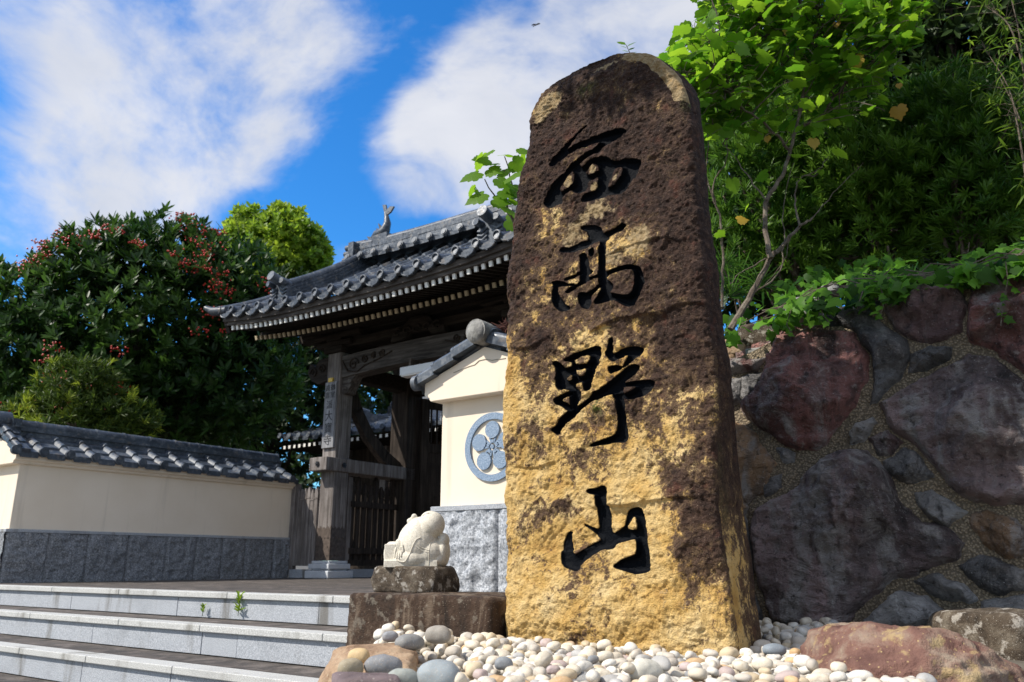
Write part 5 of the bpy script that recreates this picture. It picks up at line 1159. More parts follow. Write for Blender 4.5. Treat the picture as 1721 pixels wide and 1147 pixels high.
# ------------------------------------------------------------------ small tiled hall behind the gate
def hall():
    a0, a1, be, br = -4.4, 2.4, 6.5, 8.6; o = ((a0 + a1) / 2, 8.6, 0); root = gate_thing('temple_hall', o, 'dark low temple hall with tiled roof and pale rafter tips behind the gate', 'building')
    m = MB(o); f = lambda u, s: (u, be + (br - be) * s, 2.42 + .62 * s + .10 * s * s + .08 * np.abs((u - o[0]) / 3.4) ** 4); tile_sheet(m, a0, a1, f, .27, 7, thick=.02, skirt=.05)
    f2 = lambda u, s: (u, 2 * br - be - (br - be) * s, 2.42 + .62 * s + .10 * s * s); tile_sheet(m, a0, a1, f2, .27, 4, per=8)
    for k in range(26):
        a = a0 + k * .27
        if a <= a1: m.disc_cyl((a, be - .02, 2.45 + .08 * abs((a - o[0]) / 3.4) ** 4), (0, 1, -.2), .055, .05, 10)
    rf = m.build('tiled_roof', M['tile'], root, smooth=True, sharp=38)
    m = MB(o)
    for k in range(4): m.box(a0 + .9, a1 - .9, br - .16 + .01 * (k % 2), br + .16, 3.1 + k * .055, 3.15 + k * .055)
    m.tube([(a0 + .9, br, 3.36), (a1 - .9, br, 3.36)], .09, 12); m.build('ridge', M['tile'], rf)
    m = MB(o); c = np.array([a0 + 1.25, be + .75, 2.86]); m.box(c[0] - .12, c[0] + .12, c[1] - .3, c[1] + .9, c[2] - .1, c[2] + .12); m.tube([c + [0, .3, .15], c + [0, -.4, .2]], .06, 10)
    m.prism([(c[0] - .2, c[2]), (c[0] - .16, c[2] + .2), (c[0] - .28, c[2] + .32), (c[0] - .08, c[2] + .30), (c[0], c[2] + .42), (c[0] + .08, c[2] + .30), (c[0] + .28, c[2] + .32), (c[0] + .16, c[2] + .2), (c[0] + .2, c[2])], 'y', c[1] - .36, c[1] - .30); m.build('ridge_ornament', M['tile'], rf, smooth=True)
    m = MB(o); m.box(a0 + .1, a1 - .1, be + .08, br, 2.33, 2.37); m.build('soffit_boards', M['woodd'], root)
    for k in range(48): a = a0 + .1 + k * .14; mb = MB(o); mb.box(a - .03, a + .03, be + .02, be + .9, 2.27, 2.33, 0, 1); link('rafter', mb.mesh('rafter'), [M['woodd'], M['white']], root)
    m = MB(o); m.box(a0 + .9, a1 - .9, be + .9, br + 1.2, 0, 2.33); m.build('timber_wall', M['woodv'], root)
    for k in range(6): m = MB(o); a = a0 + .95 + k * .98; m.box(a - .07, a + .07, be + .82, be + .96, 0, 2.33); m.build('post', M['wood'], root)
hall()
def bird():
    c = P(901, 42, 38.0); root = empty('bird', c, .3, 'dark soaring bird high in the sky above the stele', 'bird'); root.scale = (.55, .55, .55)
    m = MB(); m.tube([(-.26, 0, -.22), (-.15, 0, -.10), (0, 0, 0), (.10, 0, .08), (.17, 0, .13)], [.02, .06, .075, .05, .02], 10)
    for k in (-1, 1): m.prism([(-.26, -.24), (-.34, -.22 - .05 * k), (-.33, -.32), (-.22, -.26)], 'y', -.02, .02)
    m.build('bird_body', M['bird'], root, smooth=True); 
    for sg in (-1, 1):
        pts = [(0, -.06), (.05, .04)] ; mb = MB(); w = [(-.02, .06), (.10, .16), (.24, .26), (.40, .30), (.46, .24), (.36, .16), (.24, .08), (.10, -.02)] if sg == 1 else [(-.04, .0), (-.12, .06), (-.30, .02), (-.46, -.10), (-.54, -.22), (-.40, -.16), (-.24, -.12), (-.06, -.08)]
        mb.prism([(x, z) for x, z in w], 'y', -.012 + sg * .02, .012 + sg * .02); mb.build('wing', M['bird'], root)
bird()
# ------------------------------------------------------------------ vegetation
def _fan(outline, lift=.10):
    """leaf outline (x, y) -> triangle fan from a centre point, slightly cupped"""
    o = np.array(outline, float); c = np.array([[0, .45]]); p = np.concatenate([c, o]); z = -lift * (np.abs(p[:, 0]) * 1.6) ** 1.5 - .14 * p[:, 1] ** 2 + .02 * np.sin(p[:, 0] * 9); z[0] = .0
    n = len(o); return np.column_stack([p, z]), np.array([(0, i + 1, (i + 1) % n + 1) for i in range(n)]), None
def _oval(w, fold=.05, bend=.12):
    v = np.array([(0,0,0),(0,.4,-fold*.6-bend*.16),(0,.75,-fold*.5-bend*.56),(0,1,-bend),(-w*.9,.33,.02-bend*.1),(-w*.75,.7,.0-bend*.5),(w*.9,.33,.02-bend*.1),(w*.75,.7,0-bend*.5)])
    return v, np.array([(0,1,4),(3,5,2),(0,6,1),(3,2,7)]), np.array([(1,2,5,4),(1,6,7,2)])
LOBE = [(0,.06),(.10,-.03),(.24,-.07),(.38,-.02),(.46,.10),(.58,.18),(.50,.30),(.58,.46),(.46,.56),(.38,.60),(.34,.74),(.24,.78),(.14,.88),(.04,1.05),(-.08,.92),(-.18,.76),(-.32,.76),(-.37,.58),(-.50,.58),(-.57,.42),(-.49,.28),(-.56,.14),(-.43,.08),(-.36,-.04),(-.22,-.08),(-.08,-.03)]
IVY = [(0,.0),(.16,-.10),(.42,.02),(.36,.22),(.50,.42),(.24,.52),(.0,1.0),(-.24,.52),(-.50,.42),(-.36,.22),(-.42,.02),(-.16,-.10)]
TPL = dict(oval=_oval(.17), wide=_oval(.27), narrow=_oval(.085, .03, .2), bam=_oval(.065, .03, .35), lobe=_fan(LOBE), ivy=_fan(IVY), blade=_oval(.022, .01, .45))
def leaf_mesh(name, m, parent, pos, axis, nrm, size, tpl, tone):
    v, t, q = TPL[tpl]; pos = np.asarray(pos, float); n = len(pos); axis = axis / (np.linalg.norm(axis, axis=1, keepdims=True) + 1e-9)
    sd = np.cross(axis, nrm); sd /= (np.linalg.norm(sd, axis=1, keepdims=True) + 1e-9); up = np.cross(sd, axis)
    s = np.asarray(size)[:, None, None]
    V = pos[:, None] + s * (v[None, :, 0:1] * sd[:, None] + v[None, :, 1:2] * axis[:, None] + v[None, :, 2:3] * up[:, None])
    k = (np.arange(n) * len(v))[:, None, None]; T = (t[None] + k).reshape(-1, 3); Q = (q[None] + k).reshape(-1, 4) if q is not None else None
    return link(name, mesh_np(name, V.reshape(-1, 3), Q, T, dict(tone=np.repeat(np.clip(tone, 0, 1), len(v)))), m, parent)
def unit(a): return a / (np.linalg.norm(a, axis=-1, keepdims=True) + 1e-9)
def crown_pts(blobs, n, rg, shell=.55):
    c = np.array([b[0] for b in blobs], float); r = np.array([b[1] if hasattr(b[1], '__len__') else (b[1],) * 3 for b in blobs], float)
    w = (r.prod(1)) ** .7; k = rg.choice(len(blobs), n, p=w / w.sum()); d = unit(rg.normal(size=(n, 3))); rad = (shell + (1 - shell) * rg.uniform(size=n) ** .6)
    p = c[k] + d * r[k] * (rad * (1 + .14 * vnoise(d * 2.3 + k[:, None] * 7.1, 3)))[:, None]; return p, d
def rosettes(p, d, nl, size, rg, spread=(.5, 1.25), upb=.5, jit=.25, tone=None, tone_tip=0.0):
    """nl leaves round every shoot tip p with direction d"""
    n = len(p); ax = unit(d + np.array([0, 0, upb]) + rg.normal(size=(n, 3)) * jit); h = unit(np.cross(ax, rg.normal(size=(n, 3)))); h2 = np.cross(ax, h)
    P_, A_, N_, S_, T_ = [], [], [], [], []
    for i in range(nl):
        an = 2.4 * i + rg.uniform(0, .6, n); sp = rg.uniform(spread[0], spread[1], n) * (1 - .35 * i / nl)
        rad = np.cos(an)[:, None] * h + np.sin(an)[:, None] * h2; a = unit(ax * np.cos(sp)[:, None] + rad * np.sin(sp)[:, None])
        P_.append(p + ax * (size * (.5 * i / nl - .2)) + a * size * .05); A_.append(a); N_.append(unit(ax + .15 * rg.normal(size=(n, 3)))); S_.append(size * rg.uniform(.75, 1.2, n)); T_.append((tone if tone is not None else rg.uniform(0, 1, n)) * .8 + rg.uniform(0, .2, n) + tone_tip * i / nl)
    return tuple(np.concatenate(x) for x in (P_, A_, N_, S_, T_))
def limb(mb, p, q, r0, r1, rg, sag=.12, n=7, seg=7):
    p = np.array(p, float); q = np.array(q, float); L_ = np.linalg.norm(q - p); t = np.linspace(0, 1, n)[:, None]; off = rg.normal(size=3) * L_ * sag
    pts = p + (q - p) * t + off * np.sin(np.pi * t) + rg.normal(size=(n, 3)) * L_ * .012; mb.tube(pts, list(np.linspace(r0, r1, n)), seg); return pts
def tree(name, label, cat, base, blobs, nros, nl, lsize, tpl, m, bark, seed, trunk_r=.12, nlimb=12, shell=.5, spread=(.5, 1.25), upb=.5, tone_tip=0.0, fork=.35, group=None, tonefn=None):
    rg = np.random.RandomState(seed); base = np.array(base, float); root = empty(name, base, 0, label, cat, group); b2 = [(np.array(c, float) - base, r) for c, r in blobs]
    cen = np.mean([c for c, r in b2], 0); mb = MB(); tp = limb(mb, (0, 0, -.1), cen * [1, 1, .9], trunk_r, trunk_r * .35, rg, .05, 10, 10)
    pts, d = crown_pts(b2, nlimb, rg, .3); pts = pts - d * .15 * np.linalg.norm(pts - cen, axis=1, keepdims=True)
    for q in pts:
        k = rg.randint(int(len(tp) * fork), len(tp) - 1); l = limb(mb, tp[k], q, trunk_r * .34, .008, rg, .1)
        for _ in range(3): j = rg.randint(2, 6); limb(mb, l[j], l[j] + (q - tp[k]) * .12 + rg.normal(size=3) * .10 * np.linalg.norm(q - tp[k]), trunk_r * .12, .004, rg, .1, 5, 5)
    mb.build('trunk', bark, root, smooth=True)
    p, d = crown_pts(b2, nros, rg, shell); tone = np.clip(.5 + .6 * vnoise(p * 1.3 + seed, 5) + .25 * rg.normal(size=len(p)), 0, 1)
    if tonefn is not None: tone = tonefn(p + base, tone)
    L_ = rosettes(p, d, nl, lsize, rg, spread, upb, tone=tone, tone_tip=tone_tip); leaf_mesh('crown', m, root, *L_[:4], tpl, L_[4]); return root, p, d, rg
def B(px, py, F, rpx, asp=(1, 1, 1)):
    c = P(px, py, F); r = rpx / FPX * (c[1] * CP + (c[2] - EYE) * SP); return (c, (r * asp[0], r * asp[1], r * asp[2]))

def left_trees():
    bl = [B(230,545,12.6,185,(1,.8,1)), B(90,560,12.6,120), B(370,520,12.8,125), B(150,465,12.6,85), B(320,440,12.9,75,(1,1,.9)), B(235,440,12.8,75), B(400,640,12.8,110), B(180,660,12.6,130), B(45,650,12.4,110), B(20,500,12.7,75),B(430,540,13.0,70), B(300,680,12.8,100)]
    root, p, d, rg = tree('berry_tree', 'broad dark evergreen tree with clusters of red berries behind the left plaster wall', 'tree', (P(235,700,12.7)[0], 12.7, 0), bl, 4300, 10, .17, 'oval', M['l_dark'], M['barkd'], 71, .17, 22, .45, (.45, 1.25), .75)
    mb = MB(); c = np.array([b[0] for b in bl]) - np.array(root.location); rad = np.array([b[1][0] for b in bl])
    out = (np.linalg.norm((p[:, None] - c[None]) / rad[None, :, None], axis=2).min(1) > .80) & (d[:, 1] < .35) & (d[:, 2] < .62) & (p[:, 2] > 2.0); idx = np.flatnonzero(out); cl = vnoise(p[idx] * .9 + 3.3, 8); q2 = p[idx] + np.array(root.location); pxy = [proj(w) for w in q2]; ok = np.array([(a < 230 or b < 575) for a, b in pxy]); idx = idx[(cl > .10) & ok]; rg.shuffle(idx)
    for i in idx[:85]:
        q = p[i] + d[i] * .10 + np.array([0, 0, .03])
        for _ in range(rg.randint(14, 26)): mb.ball(q + rg.normal(size=3) * [.075, .075, .045], (.016, .016, .016), 6, 4)
    mb.build('red_berries', M['berry'], root, smooth=True)
    bl = [B(465,440,17.5,80), B(430,410,17.6,55), B(500,420,17.4,50), B(480,380,17.5,38), B(415,385,17.6,32), B(520,445,17.4,38), B(440,500,17.6,70)]
    tree('bright_tree', 'rounded bright yellow-green tree standing behind the red-berried tree', 'tree', (P(460,700,17.6)[0], 17.6, 0), bl, 2600, 8, .15, 'wide', M['l_bright'], M['bark'], 72, .14, 14, .5, (.4, 1.3), .3)
    bl = [B(120,655,10.6,55), B(160,645,10.7,42), B(50,700,10.5,38), B(185,700,10.7,50), B(120,720,10.6,65), B(225,715,10.8,38)]
    tip = lambda P_, t: np.where(vnoise(P_ * 3.1, 6) + .5 * vnoise(P_ * 9, 7) > .44, .85, .06)
    tree('gold_tipped_shrub', 'shrub with bright yellow-green shoot tips just above the left plaster wall', 'shrub', (P(130,800,10.6)[0], 10.6, 0), bl, 800, 12, .12, 'narrow', M['l_yg'], M['bark'], 73, .05, 10, .5, (.3, 1.2), .6, tonefn=tip)
    bl = [B(470,560,16.5,110), B(400,640,16.3,110), B(520,650,16.6,100), B(440,720,16.4,120), B(330,740,16.2,120), B(560,560,16.8,70)]
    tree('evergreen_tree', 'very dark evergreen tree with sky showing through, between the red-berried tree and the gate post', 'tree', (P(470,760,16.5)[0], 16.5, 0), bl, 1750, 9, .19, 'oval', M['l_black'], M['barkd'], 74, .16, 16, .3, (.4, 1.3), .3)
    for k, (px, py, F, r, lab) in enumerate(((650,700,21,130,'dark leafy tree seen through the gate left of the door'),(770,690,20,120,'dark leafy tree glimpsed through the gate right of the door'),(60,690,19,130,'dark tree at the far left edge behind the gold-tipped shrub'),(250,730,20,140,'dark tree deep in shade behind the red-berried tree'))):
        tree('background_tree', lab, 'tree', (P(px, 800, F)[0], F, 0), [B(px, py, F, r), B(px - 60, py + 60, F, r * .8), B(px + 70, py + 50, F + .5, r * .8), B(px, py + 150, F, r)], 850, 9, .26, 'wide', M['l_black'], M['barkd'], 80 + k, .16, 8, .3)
left_trees()

def maple():
    rg = np.random.RandomState(91); base = P(1243, 548, 4.35); root = empty('large_leaved_tree', base, 0, 'sunlit tree with big lobed bright green leaves and thin bare branches beside the stele', 'tree'); mb = MB()
    z8 = lambda pts, F0, F1: [P(1100 + x * .488, y * .488, F0 + (F1 - F0) * i / max(1, len(pts) - 1)) - base for i, (x, y) in enumerate(pts)]
    br = [([(262,1135),(330,1020),(400,890),(440,850),(500,780),(545,750)],4.35,4.5,.030,.008),([(400,890),(380,780),(385,690),(440,610),(465,530),(490,440),(515,330),(520,250),(500,150),(470,60)],4.37,4.6,.024,.006),([(465,520),(400,440),(300,370),(240,310),(200,250)],4.45,4.2,.014,.004),([(490,440),(560,420),(620,330),(680,260),(740,160),(780,60)],4.5,4.7,.016,.004),([(500,780),(480,690),(490,620),(560,590),(600,540)],4.45,4.7,.010,.003),([(232,1060),(237,920),(230,760),(190,640),(260,540),(240,440)],4.5,4.6,.014,.003),([(230,760),(170,600),(190,480),(150,380)],4.55,4.5,.008,.003),([(520,250),(450,190),(400,100),(330,60)],4.6,4.4,.010,.003),([(400,890),(300,930),(260,980)],4.4,4.3,.006,.002),([(440,850),(470,800),(450,900),(380,980)],4.4,4.5,.006,.002),([(385,690),(330,620),(280,540),(210,470)],4.4,4.5,.009,.002),([(545,750),(640,640),(720,560)],4.5,4.8,.005,.002),([(620,330),(560,250),(540,150),(560,40)],4.6,4.5,.008,.002),([(330,1020),(440,940),(450,830),(440,700),(480,560)],4.45,4.6,.008,.003)]
    tips = []
    for pts, F0, F1, r0, r1 in br:
        q = np.array(z8(pts, F0, F1)); t = np.linspace(0, len(q) - 1, len(q) * 4); s = np.stack([np.interp(t, range(len(q)), q[:, i]) for i in range(3)], 1)
        for _ in range(2): s[1:-1] = (s[:-2] + 2 * s[1:-1] + s[2:]) / 4
        s[1:-1] += rg.normal(size=s[1:-1].shape) * .004; mb.tube(s, list(np.linspace(r0 * .68, r1 * .75, len(s))), 7); tips.append(s)
    # canopy: leaf sprays over the top of the tree and out of frame above
    reg = [(1330,40,4.45,150,120),(1200,110,4.35,85,190),(1430,60,4.6,110,150),(1140,120,4.3,45,70),(1250,40,4.4,90,120),(1480,20,4.5,75,120),(1400,-60,4.5,170,170),(1250,-70,4.4,130,110),(1530,-60,4.6,90,70),(1300,150,4.55,100,70),(1210,190,4.5,45,45),(1390,150,4.7,90,60)]
    pos = []
    for px, py, F, r, n in reg:
        n = int(n * 2.1)
        a = rg.uniform(0, 2*np.pi, n); rr = r * np.sqrt(rg.uniform(0, 1, n)); pos += [P(px + q * math.cos(b), py + q * .75 * math.sin(b), F + rg.normal() * .22) for q, b in zip(rr, a)]
    for px, py in [(1370,215),(1405,250),(1330,262),(1290,290),(1230,300),(1216,385),(1345,300),(1450,180),(1500,200),(1265,215),(1320,220),(1380,285),(1240,250),(1195,235),(1205,390),(1480,160),(1460,175),(1255,350)]: pos.append(P(px, py, 4.4 + rg.normal() * .12))
    pos = np.array(pos) - base; n = len(pos); an = rg.uniform(0, 2*np.pi, n); ax = np.stack([np.cos(an), np.sin(an), -.35 + .3 * rg.normal(size=n)], 1); nr = unit(np.array([-.25, -.1, 1.0]) + .42 * rg.normal(size=(n, 3)))
    leaf_mesh('crown', M['l_maple'], root, pos, ax, nr, .085 * rg.uniform(.45, 1.35, n), 'lobe', np.clip(.5 + .35 * rg.normal(size=n), 0, 1))
    al = np.concatenate(tips)
    for p, a in zip(pos, unit(ax)):                     # leaf stalks and twigs back to the nearest branch
        if rg.uniform() < .5: q = p - a * .07 + np.array([0, 0, -.03]); mb.tube([p, (p + q) / 2 + [0, 0, .008], q], [.0016, .0018, .002], 4)
        if rg.uniform() < .16:
            k = al[np.argmin(((al - p) ** 2).sum(1) + rg.uniform(0, .05, len(al)))]
            if np.linalg.norm(k - p) < 1.0: limb(mb, k, p, .006, .0018, rg, .08, 6, 4)
    mb.build('trunk', M['bark'], root, smooth=True)
    old = [(1437,110,.15,(0,.2,-1)),(1512,194,.13,(.2,.1,-1)),(1370,248,.10,(.1,0,-1)),(1290,245,.06,(0,.1,-1)),(1256,368,.10,(1,0,.1)),(1514,155,.05,(.1,0,-1)),(1407,50,.06,(0,0,-1)),(1333,52,.08,(1,0,.2))]
    op = np.array([P(x, y, 4.3) - base for x, y, *_ in old]); oa = np.array([o[3] for o in old], float); on = np.array([(-.4, -1, .3)] * len(old)) + .3 * rg.normal(size=(len(old), 3)); leaf_mesh('yellowed_leaves', M['l_old'], root, op - oa * .06, oa, on, np.array([o[2] for o in old]) * .72, 'lobe', rg.uniform(0, 1, len(old)))
    # the same kind of tree reaches out on the left of the stele
    base2 = P(905, 560, 4.35); base2[2] = .0; root2 = empty('leafy_sapling', base2, 0, 'young sapling with big lobed light green leaves peeping out left of the stele', 'tree'); mb = MB()
    limb(mb, (0, 0, -.2), P(880, 420, 4.3) - base2, .018, .012, rg, .03); l1 = limb(mb, P(880, 420, 4.3) - base2, P(845, 285, 4.2) - base2, .010, .004, rg, .05); limb(mb, P(872, 380, 4.3) - base2, P(815, 300, 4.2) - base2, .007, .003, rg, .05); limb(mb, P(880, 350, 4.25) - base2, P(850, 265, 4.2) - base2, .006, .003, rg, .05)
    mb.build('trunk', M['bark'], root2, smooth=True); pp = [(812,258),(830,252),(848,262),(820,285),(800,318),(815,325),(835,300),(848,285),(860,270),(872,250),(843,320),(855,335),(806,290),(828,335),(838,275),(870,290),(862,310),(850,370),(822,268),(795,312),(875,262),(840,345),(868,330)]
    p2 = np.array([P(x, y, 4.2 + rg.normal() * .1) - base2 for x, y in pp]); n = len(p2); an = rg.uniform(0, 6.3, n); ax = np.stack([np.cos(an), .6*np.sin(an), -.5 + .3 * rg.normal(size=n)], 1); leaf_mesh('crown', M['l_maple'], root2, p2, ax, unit(np.array([-.5, -.6, .8]) + .35 * rg.normal(size=(n, 3))), .115 * rg.uniform(.6, 1.15, n), 'lobe', rg.uniform(.4, 1, n))
    # two small sprays above the stele
    for px, py, ln, lab, dx in ((1062, 88, .10, 'small leafy sprig showing just above the peak of the stele', 0), (1118, 92, .17, 'slim arching sprig with paired leaflets right of the stele peak', .5)):
        b = P(px - 6 - dx * 30, py + 150, 4.3); r = empty('leafy_sprig', b, 0, lab, 'plant'); mb = MB(); tp = P(px + dx * 40, py - 14 - dx * 25, 4.3) - b; l = limb(mb, (0, 0, -.3), tp, .008, .002, rg, .03, 12); mb.build('stem', M['bark'], r, smooth=True)
        k = 22; t = np.linspace(.55 if dx else .72, 1, k); q = np.stack([np.interp(t, np.linspace(0, 1, 12), l[:, i]) for i in range(3)], 1); d = unit(tp)[None] * .6 + np.array([[(-1) ** i, .3 * rg.normal(), .1] for i in range(k)]); leaf_mesh('leaves', M['l_maple'], r, q, d, unit(rg.normal(size=(k, 3)) * .3 + [0, -.5, 1]), (.05 if dx else .065) * rg.uniform(.7, 1.2, k), 'oval' if dx else 'wide', rg.uniform(.2, .9, k))
maple()

def right_shrubs():
    def sh(lab, bl, seed, n, px, F, size=.085, nl=15, tpl='narrow', m='l_pod', name='podocarpus_shrub', **k):
        base = P(px, 520, F); base[2] = 1.2; return tree(name, lab, 'shrub', base, bl, n, nl, size, tpl, M[m], M['bark'], seed, .045, 16, .35, (.25, 1.0), .8, fork=.1, **k)
    sh('narrow-leaved dark shrub behind the bare branches right of the stele', [B(1270,330,5.5,110), B(1240,230,5.5,80), B(1330,410,5.5,90), B(1230,420,5.6,80), B(1300,220,5.6,80)], 101, 900, 1290, 5.5)
    sh('dense narrow-leaved dark shrub above the middle of the field-stone wall', [B(1470,300,5.3,120), B(1400,200,5.5,90), B(1550,230,5.4,100), B(1450,400,5.4,100), B(1530,350,5.3,90), B(1380,320,5.5,80)], 102, 1450, 1470, 5.35)
    sh('narrow-leaved dark shrub at the right edge above the purple wall stone', [B(1660,290,4.9,120), B(1600,200,5.0,90), B(1700,200,5.0,90), B(1640,370,4.9,80), B(1740,340,4.9,90), B(1590,300,5.0,80)], 103, 1350, 1660, 4.95)
    def big(lab, bl, seed, px, F, n=1400, **k):
        base = P(px, 520, F); base[2] = 1.3; return tree('shade_tree', lab, 'tree', base, bl, n, 9, .14, 'oval', M['l_black'], M['barkd'], seed, .10, 22, .3, (.4, 1.3), .3, **k)
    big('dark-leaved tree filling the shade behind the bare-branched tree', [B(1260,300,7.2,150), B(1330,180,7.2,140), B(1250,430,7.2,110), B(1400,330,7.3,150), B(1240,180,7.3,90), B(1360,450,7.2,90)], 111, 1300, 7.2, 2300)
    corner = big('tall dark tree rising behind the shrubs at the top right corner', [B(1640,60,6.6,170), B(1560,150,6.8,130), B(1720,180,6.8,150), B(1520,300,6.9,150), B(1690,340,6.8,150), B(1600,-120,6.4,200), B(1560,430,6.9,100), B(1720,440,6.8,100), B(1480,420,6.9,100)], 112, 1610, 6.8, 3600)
    # an added limb, unseen above the frame, placed to shade the wall stones
    root, _, _, rg = corner; o = np.array(root.location); mb = MB(); tip = np.array([-.52, 2.66, 3.62]); k = [np.array([2.75, 6.3, 3.4]), np.array([2.1, 5.0, 4.6]), np.array([.9, 3.7, 4.5]), tip]
    t = np.linspace(0, 3, 28); s = np.stack([np.interp(t, range(4), [q[i] for q in k]) for i in range(3)], 1)
    for _ in range(8): s[1:-1] = (s[:-2] + 2 * s[1:-1] + s[2:]) / 4
    mb.tube(s - o, list(np.linspace(.055, .012, 28)), 8); bl = [(tip - o, (.40, .34, .36)), (tip - o + [.16, .12, .26], (.34, .3, .3)), (tip - o + [-.2, -.15, .25], (.32, .3, .3))]; p, d = crown_pts(bl, 420, rg, .2)
    for q in p[::14]: limb(mb, s[-6] - o, q, .010, .003, rg, .08, 5, 5)
    mb.build('added_shade_limb', M['barkd'], root, smooth=True); L_ = rosettes(p, d, 8, .12, rg, tone=rg.uniform(0, 1, len(p))); leaf_mesh('added_shade_leaves', M['l_black'], root, *L_[:4], 'oval', L_[4])
    # bamboo
    rg = np.random.RandomState(121); base = P(1735, 470, 4.1); root = empty('bamboo', base, 0, 'slender bamboo with pointed light green leaves hanging at the top right edge', 'bamboo'); mb = MB(); PP, AA = [], []
    culms = [([(1735,470),(1730,250),(1715,60),(1690,-40)]), ([(1735,470),(1742,200),(1700,40),(1655,10)]), ([(1735,470),(1725,300),(1700,150),(1650,75)]), ([(1735,470),(1740,330),(1716,200),(1680,130)])]
    for cu in culms:
        q = np.array([P(x, y, 4.1 + .06 * i) - base for i, (x, y) in enumerate(cu)]); t = np.linspace(0, 3, 24); s = np.stack([np.interp(t, range(4), q[:, i]) for i in range(3)], 1)
        for _ in range(5): s[1:-1] = (s[:-2] + 2 * s[1:-1] + s[2:]) / 4
        mb.tube(s, list(np.linspace(.008, .002, 24)), 6)
        for i in range(7, 24):
            for _ in range(1 if i < 14 else 2):
                e = s[i] + rg.normal(size=3) * [.10, .10, .05]; mb.tube([s[i], (s[i] + e) / 2 + [0, 0, .01], e], [.002, .0015, .001], 4)
                for _ in range(4): PP.append(e + rg.normal(size=3) * .012); AA.append(unit(e - s[i]) * .6 + rg.normal(size=3) * .6 + [0, 0, -.1])
    mb.build('culms', M['bark'], root, smooth=True); n = len(PP); leaf_mesh('leaves', M['l_bam'], root, np.array(PP), np.array(AA), unit(rg.normal(size=(n, 3)) * .5 + [0, 0, 1]), .10 * rg.uniform(.6, 1.2, n), 'bam', rg.uniform(0, 1, n))
    # spiky fan palm
    base = P(1245, 512, 4.75); root = empty('fan_palm', base, 0, 'small fan palm with stiff spiky leaves between the stele and the leaning trunk', 'palm'); mb = MB(); PP, AA, NN = [], [], []
    for k, (px, py) in enumerate(((1240, 470), (1215, 450), (1275, 480), (1225, 500))):
        c = P(px, py, 4.7 - .03 * k) - base; mb.tube([(0, 0, -.25), c * .5, c], [.006, .005, .004], 5)
        for a in np.linspace(-1.9, 1.9, 19): PP.append(c); AA.append((math.sin(a) * 1.0 + .3 * (k - 1), -.25 + .1 * rg.normal(), math.cos(a) * .9)); NN.append((0, -1, .3))
    mb.build('stalks', M['bark'], root); leaf_mesh('fronds', M['l_ivy'], root, np.array(PP), np.array(AA, float), np.array(NN, float), .22 * rg.uniform(.8, 1.1, len(PP)), 'blade', rg.uniform(0, .7, len(PP)))
right_shrubs()

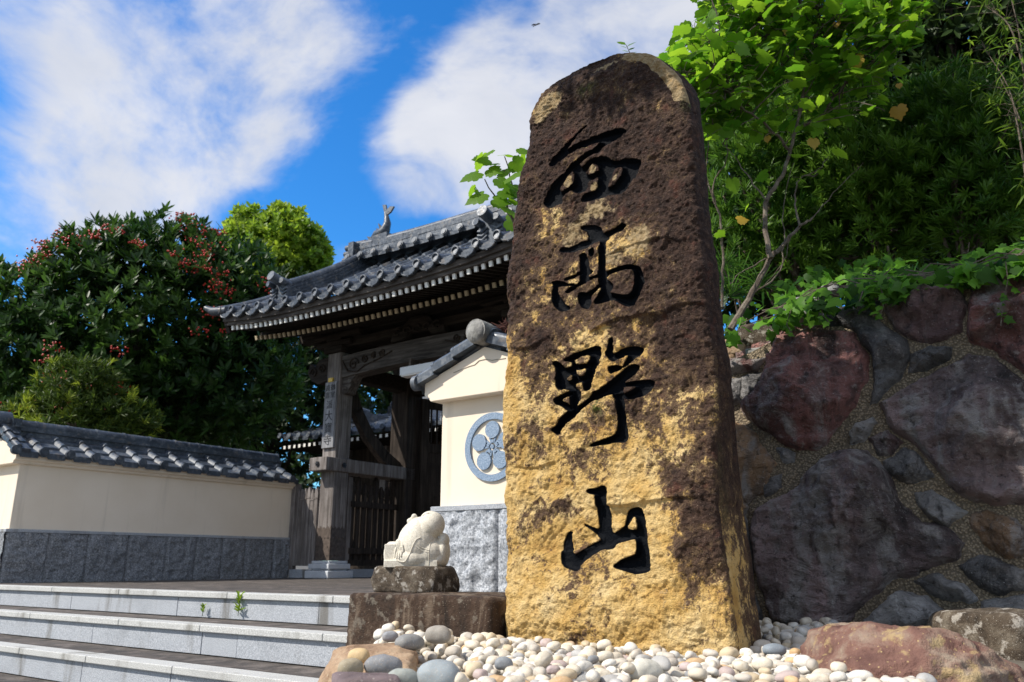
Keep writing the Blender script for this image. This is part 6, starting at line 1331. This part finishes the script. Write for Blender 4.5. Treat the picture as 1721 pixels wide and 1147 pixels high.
def ivy():
    rg = np.random.RandomState(131); base = np.array(WO) + AV * .5 + np.array([0, 0, 1.35]); root = empty('ivy', base, 0, 'bright green ivy trailing along the top of the field-stone wall', 'climbing plant'); PP, NN, AA, SS = [], [], [], []; mb = MB()
    tl = [(1215,575),(1250,548),(1300,520),(1345,500),(1400,485),(1450,480),(1500,468),(1560,462),(1620,455),(1680,438),(1740,428),(1830,410)]; lx = [t[0] for t in tl]; ly = [t[1] for t in tl]
    for _ in range(1150):
        px = rg.uniform(1215, 1830)
        if vnoise(np.array([px * .045, 3.3, 1.7]), 9) + .8 * rg.normal() * .4 < -.42: continue
        yc = np.interp(px, lx, ly); w = np.interp(px, [1215, 1300, 1400, 1500, 1620, 1721], [30, 42, 48, 30, 24, 28]); dy = rg.normal() * w * .55; dy = np.clip(dy, -w * 1.1, w * 1.0)
        back = .02 + .55 * np.clip(-dy / w, -.1, 1.1) + rg.uniform(-.04, .12); p = onplane(px, yc + dy, WO - BV * .10 + BV * back, WN); PP.append(p - base); AA.append(np.array([rg.normal(), -.5 + .5 * rg.normal(), -.7 + .4 * rg.normal()])); NN.append(np.array([-.3, -.75, .7]) + .6 * rg.normal(size=3)); SS.append(rg.uniform(.035, .10))
    for path in ([(1690,440),(1694,470),(1688,500),(1684,525),(1682,548)], [(1480,485),(1487,505),(1483,520),(1478,532)], [(1375,500),(1383,530),(1395,545)], [(1330,520),(1322,545),(1330,560)], [(1450,490),(1440,520)]):
        q = np.array([onplane(x, y, WO - BV * .17, WN) - base for x, y in path]); mb.tube(q, .0025, 5)
        for i in range(len(q) - 1):
            for t in (0, .33, .66): p = q[i] * (1 - t) + q[i + 1] * t; PP.append(p + rg.normal(size=3) * .012); AA.append(np.array([rg.choice((-1, 1)) * .9, -.3, -.6 + .3 * rg.normal()])); NN.append(np.array([-.2, -.9, .5]) + .3 * rg.normal(size=3)); SS.append(rg.uniform(.03, .05))
    for _ in range(26):
        px = rg.uniform(1230, 1780); y = np.interp(px, lx, ly); pts = [onplane(px + 40 * t, np.interp(px + 40 * t, lx, ly) + rg.normal() * 8, WO - BV * .06, WN) - base for t in range(4)]; mb.tube(pts, .003, 5)
    mb.build('stems', M['bark'], root, smooth=True); n = len(PP); leaf_mesh('leaves', M['l_ivy'], root, np.array(PP), np.array(AA), unit(np.array(NN)), np.array(SS), 'ivy', rg.uniform(0, 1, n))
ivy()
def weeds():
    rg = np.random.RandomState(141)
    for (px, py, hgt, lab) in ((403, 1032, .10, 'upright bright green weed growing from the step joint'), (343, 1033, .055, 'small spreading green weed left of the taller one on the same step')):
        k = (py - 947); p = onplane(px, py, G(0, -.345, 0), BV); p[2] = max(p[2], -.15); root = empty('weed', p - BV * .012, 0, lab, 'weed'); n = 34; t = rg.uniform(.1, 1, n); an = rg.uniform(0, 6.3, n); mb = MB(); mb.tube([(0, 0, -.01), (.004, 0, hgt * .5), (0, 0, hgt)], [.002, .002, .001], 5); mb.build('stem', M['l_bam'], root)
        leaf_mesh('leaves', M['l_bright'], root, np.stack([t * 0, t * 0, t * hgt], 1), np.stack([np.cos(an), np.sin(an), .5 + t], 1), unit(np.array([0, 0, 1]) + .2 * rg.normal(size=(n, 3))), hgt * .5 * rg.uniform(.6, 1.1, n), 'oval', rg.uniform(0, 1, n))
weeds()
def leaf_litter():
    rg = np.random.RandomState(151); pos = [(1392, 1056, 3.15), (1383, 1060, 3.1), (1005, 1044, 3.3)]
    for k, (x, y, F) in enumerate(pos[:2]):
        p = P(x, y, F); leaf = leaf_mesh('dry_leaf', M['moss'], None, np.array([[0, 0, 0], [.02, .01, .01], [-.015, .01, .005]]), rg.normal(size=(3, 3)), unit(rg.normal(size=(3, 3)) * .4 + [0, 0, 1]), np.array([.04, .035, .03]), 'wide', np.zeros(3)); leaf.location = tuple(p); tag(leaf, ('curled brown dead leaves on the pebbles at the foot of the wall', 'brown dead leaf scraps just left of the curled ones on the pebbles')[k], 'dead leaf')
leaf_litter()
